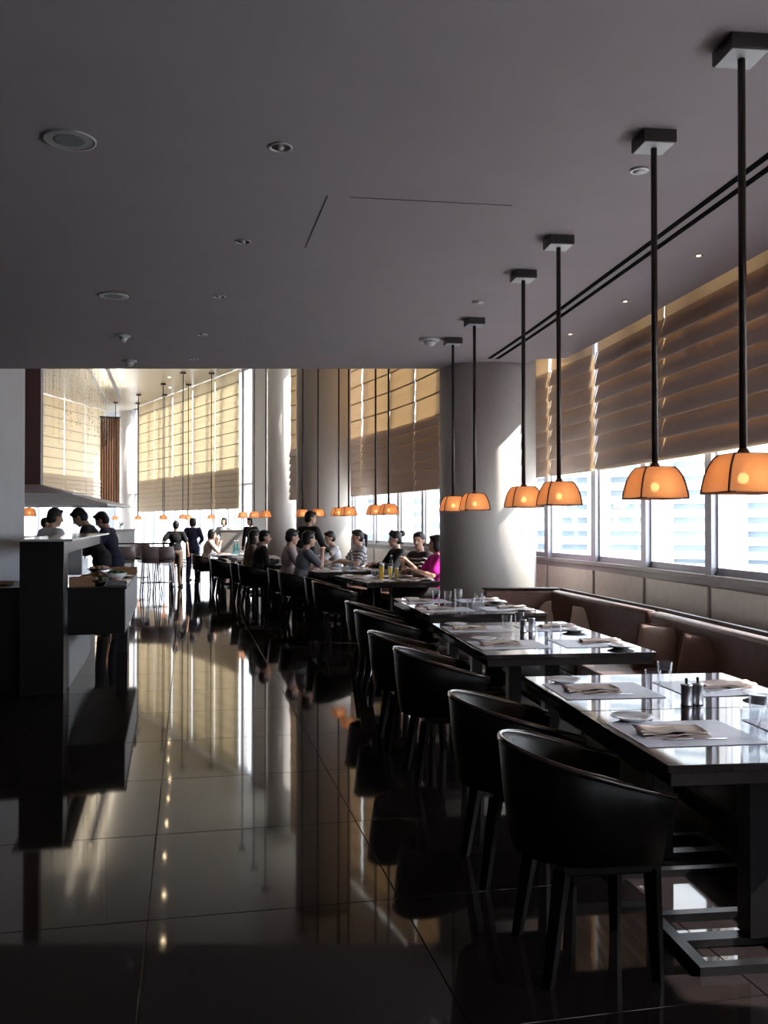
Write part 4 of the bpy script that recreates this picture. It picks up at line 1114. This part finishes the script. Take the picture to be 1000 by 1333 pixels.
    for s in (-1, 1):
        sm = MB().cap(ank[s] - Vector((0, .03, .03)), .045 * k, toe[s], .040 * k); sm.box(*( [ank[s].x - .045, ank[s].x + .045, ank[s].y - .075, toe[s].y + .05, 0.0, .025])); sm.build('shoe', M_black, th)
    if collar: MB().lathe([(.058 * k, -.02), (.064 * k, 0), (.056 * k, .03), (.050 * k, .03)], 16, tuple(nb + Vector((0, .005, -.005)))).build('collar', collar, th)
    if apron:
        c = MB(); c.ell(P + Vector((0, .02, -.16)), (.175 * k + e, .13 * k + e, .30 * k), None); put('apron', remesh(c, .02, 'apron', 2), apron, th)
    if stripes:
        for q in range(7):
            cz = .10 + q * .055; w = .165 if cz > .2 else .145
            MB().lathe([(1, -.009), (1, .009)], 28).mesh('x') if False else None
            mb = MB(); vs = []; fs = []; n = 28
            rr = math.sqrt(max(.15, 1 - ((cz - .30) / .27) ** 2)) if cz > .3 else 1.0 if cz > .12 else .95
            for i in range(n):
                a = 6.2832 * i / n
                for dz in (-.010, .010): vs.append(up((.165 * rr + .016) * math.cos(a), (.110 * rr + .016) * math.sin(a), cz + dz))
            for i in range(n): i2 = (i + 1) % n; fs.append((i * 2, i2 * 2, i2 * 2 + 1, i * 2 + 1))
            mb.add(vs, fs, True).build('stripe', stripes, shirt)
        for s in (-1, 1):
            for t in (.25, .48, .70):
                p0 = sh[s].lerp(elb[s], t); d = (elb[s] - sh[s]).normalized(); MB().tube([p0 - d * .010, p0 + d * .010], .054 * k + e + .004, 12).build('stripe', stripes, shirt)
    # --- face and hair
    for s in (-1, 1): MB().ell(hd + Mh @ Vector((.031 * s, .082, .014)) * k, (.013 * k, .008 * k, .007 * k), Mh, 8, 6).build('eye', M_eye, bo)
    MB().ell(hd + Mh @ Vector((0, .092, -.060)) * k, (.022 * k, .006 * k, .006 * k), Mh, 8, 6).build('mouth', M_lip, bo)
    hp = lambda a, b, c: hd + Mh @ Vector((a, b, c)) * k
    h = MB(); h.ell(hp(0, -.022, .045), (.088 * k, .098 * k, .092 * k), Mh, 18, 12); h.ell(hp(0, -.045, .0), (.082 * k, .075 * k, .095 * k), Mh, 16, 10)
    h.ell(hp(0, .052, .098), (.060 * k, .038 * k, .026 * k), Mh, 12, 8)
    if hair == 'bob':
        for s in (-1, 1): h.ell(hp(.066 * s, -.01, -.03), (.026 * k, .055 * k, .085 * k), Mh, 10, 8)
        h.ell(hp(0, -.06, -.05), (.075 * k, .05 * k, .075 * k), Mh, 12, 8)
    if hair == 'long':
        h.ell(hp(0, -.06, -.12), (.075 * k, .045 * k, .17 * k), Mh, 12, 10)
        for s in (-1, 1): h.ell(hp(.068 * s, -.02, -.08), (.024 * k, .045 * k, .14 * k), Mh, 10, 8)
    if hair == 'pony': h.cap(hp(0, -.11, .05), .028 * k, hp(0, -.165, .01), .034 * k); h.cap(hp(0, -.165, .01), .034 * k, hp(0, -.15, -.17), .018 * k)
    if hair == 'bun': h.ell(hp(0, -.135, .075), (.052 * k, .055 * k, .050 * k), Mh, 12, 8); h.ell(hp(0, .03, .125), (.04 * k, .03 * k, .03 * k), Mh, 10, 8)
    put('hair', remesh(h, .0125, 'hair', 2), M_hair, th)
    return th
C_blk = cloth('black', (.012, .012, .015)); C_navy = cloth('navy', (.020, .022, .05)); C_khaki = cloth('khaki', (.20, .13, .10)); C_grey = cloth('grey', (.16, .17, .20))
C_white = cloth('white', (.70, .70, .74)); C_pink = cloth('pale_pink', (.52, .42, .46)); C_mag = cloth('magenta', (.75, .02, .42)); C_cream = cloth('cream', (.60, .50, .45))
C_dark = cloth('charcoal', (.03, .028, .032)); C_suit = cloth('suit_blue', (.015, .015, .045)); C_beige = cloth('beige', (.45, .38, .32)); C_str = cloth('stripe_grey', (.55, .56, .62)); C_brown = cloth('brown_stripe', (.22, .15, .12))

# kitchen staff
person('person in a white shirt with the back turned behind the pass shelf', col(60, 11.75), 11.75, -35, 'stand', 1.66, lean=10, top=C_white, sleeve='long', bottom=C_dark, look=(-15, -8), hands={-1: (-.2, .25, 1.0), 1: (.2, .25, 1.0)}, group='kitchen staff')
person('person in black bending over the pass shelf', col(133, 12.9), 12.9, 95, 'stand', 1.74, lean=24, top=C_blk, sleeve='long', bottom=C_blk, look=(0, -28), hands={-1: (-.12, .45, 1.02), 1: (.16, .45, 1.02)}, group='kitchen staff')
person('person in black looking down, right of the bending one', col(151, 13.6), 13.6, 88, 'stand', 1.66, lean=16, top=C_navy, sleeve='long', bottom=C_navy, look=(0, -24), hands={-1: (-.12, .42, 1.02), 1: (.16, .42, 1.02)}, group='kitchen staff')
person('person with a dark head glimpsed under the hood', col(56, 18.5), 18.5, -60, 'stand', 1.56, lean=4, top=C_dark, sleeve='long', group='kitchen staff')
# standing in the aisle
person('person in a black top and khaki trousers standing with the back turned', col(229, 21.2), 21.2, 3, 'stand', 1.50, lean=1, top=C_blk, sleeve='short', bottom=C_khaki, hands={-1: (-.25, .02, .84), 1: (.27, .06, .80)}, group='people standing in the aisle')
person('person in a dark suit standing right of the khaki trousers', col(251, 23.6), 23.6, -6, 'stand', 1.58, lean=0, top=C_suit, sleeve='long', bottom=C_suit, hair='bob', hands={-1: (-.15, .2, .98), 1: (.15, .2, .98)}, look=(-40, 0), group='people standing in the aisle')
person('person with dark hair behind the beige partition', col(292, 26.0), 26.0, 170, 'stand', 1.60, lean=2, top=C_white, sleeve='short', bottom=C_dark, hair='bob', group='waiting staff')
person('person in a dark uniform and white collar right of the partition', col(327.5, 24.2), 24.2, 150, 'stand', 1.61, lean=3, top=C_dark, sleeve='long', bottom=C_dark, hair='bob', collar=C_white, look=(0, -10), group='waiting staff')
person('person in a black jacket standing between the diners, back turned', col(400, 15.65), 15.62, -38, 'stand', 1.66, lean=5, top=C_blk, sleeve='long', bottom=C_blk, look=(-35, -8), hands={-1: (-.2, .28, 1.0), 1: (.22, .30, 1.0)}, group='waiting staff')
# diners on the aisle side
def seatp(key, dx=0, dy=0): (x, y), h = SEAT[key]; return x + dx, y + dy, math.degrees(h) - 90
x, y, f = seatp('grey'); person('person in a grey T-shirt resting one raised elbow on the table', x, y, f, lean=14, top=C_grey, bottom=C_dark, H=1.74, seat=.47, look=(10, 4), hands={-1: (-.14, .42, .86), 1: (.06, .36, 1.02)}, group='diners')
x, y, f = seatp('pink'); person('person in a pale pink shirt behind the grey T-shirt', x, y, f, lean=6, top=C_pink, bottom=C_dark, H=1.76, seat=.47, look=(0, -6), group='diners')
x, y, f = seatp('dark'); person('person in a black jacket seated with the chin forward', x, y, f, lean=14, top=C_blk, sleeve='long', bottom=C_dark, H=1.72, seat=.47, look=(-10, 0), group='diners')
x, y, f = seatp('long'); person('person with long hair beside the seated black jacket', x, y, f, lean=12, top=C_brown, sleeve='long', bottom=C_dark, H=1.72, hair='long', seat=.47, group='diners')
x, y, f = seatp('drink'); person('person in a cream top drinking at the farthest table', x, y, f, lean=14, top=C_cream, bottom=C_dark, H=1.68, hair='bob', seat=.47, look=(0, -4), hands={-1: (-.05, .30, 1.03), 1: (.10, .34, .98)}, group='diners')
# diners on the bench side
def bench(px, D, f, label, **kw): return person(label, col(px, D), D, f, group='diners', **kw)
bench(441, 16.3, 108, 'person in a white shirt reaching across the table, a boy', top=C_white, sleeve='long', H=1.62, seat=.50, lean=14, bottom=C_dark, look=(8, -6), hands={-1: (-.10, .52, .88), 1: (.10, .50, .88)})
bench(470, 15.1, 112, 'person with a ponytail in a striped top', top=C_str, stripes=C_brown, H=1.66, seat=.50, lean=4, bottom=C_dark, hair='pony', look=(0, -4), hands={-1: (-.14, .36, .86), 1: (.14, .38, .84)})
bench(521, 13.9, 110, 'person in black with a high bun', top=C_blk, sleeve='long', H=1.66, seat=.49, lean=6, bottom=C_dark, hair='bun', look=(0, -4), hands={-1: (-.12, .38, .86), 1: (.14, .40, .84)})
bench(551, 12.75, 128, 'person in a striped polo facing the camera with folded hands', top=C_dark, stripes=C_str, H=1.70, seat=.47, lean=6, bottom=C_dark, look=(28, 0), hands={-1: (-.02, .30, .95), 1: (.06, .32, .92)})
bench(571, 12.1, 105, 'person in a magenta top half hidden by the big column', top=C_mag, H=1.62, seat=.47, lean=2, bottom=C_dark, hair='bob', look=(-10, 0), hands={-1: (-.14, .36, .86), 1: (.14, .36, .86)})
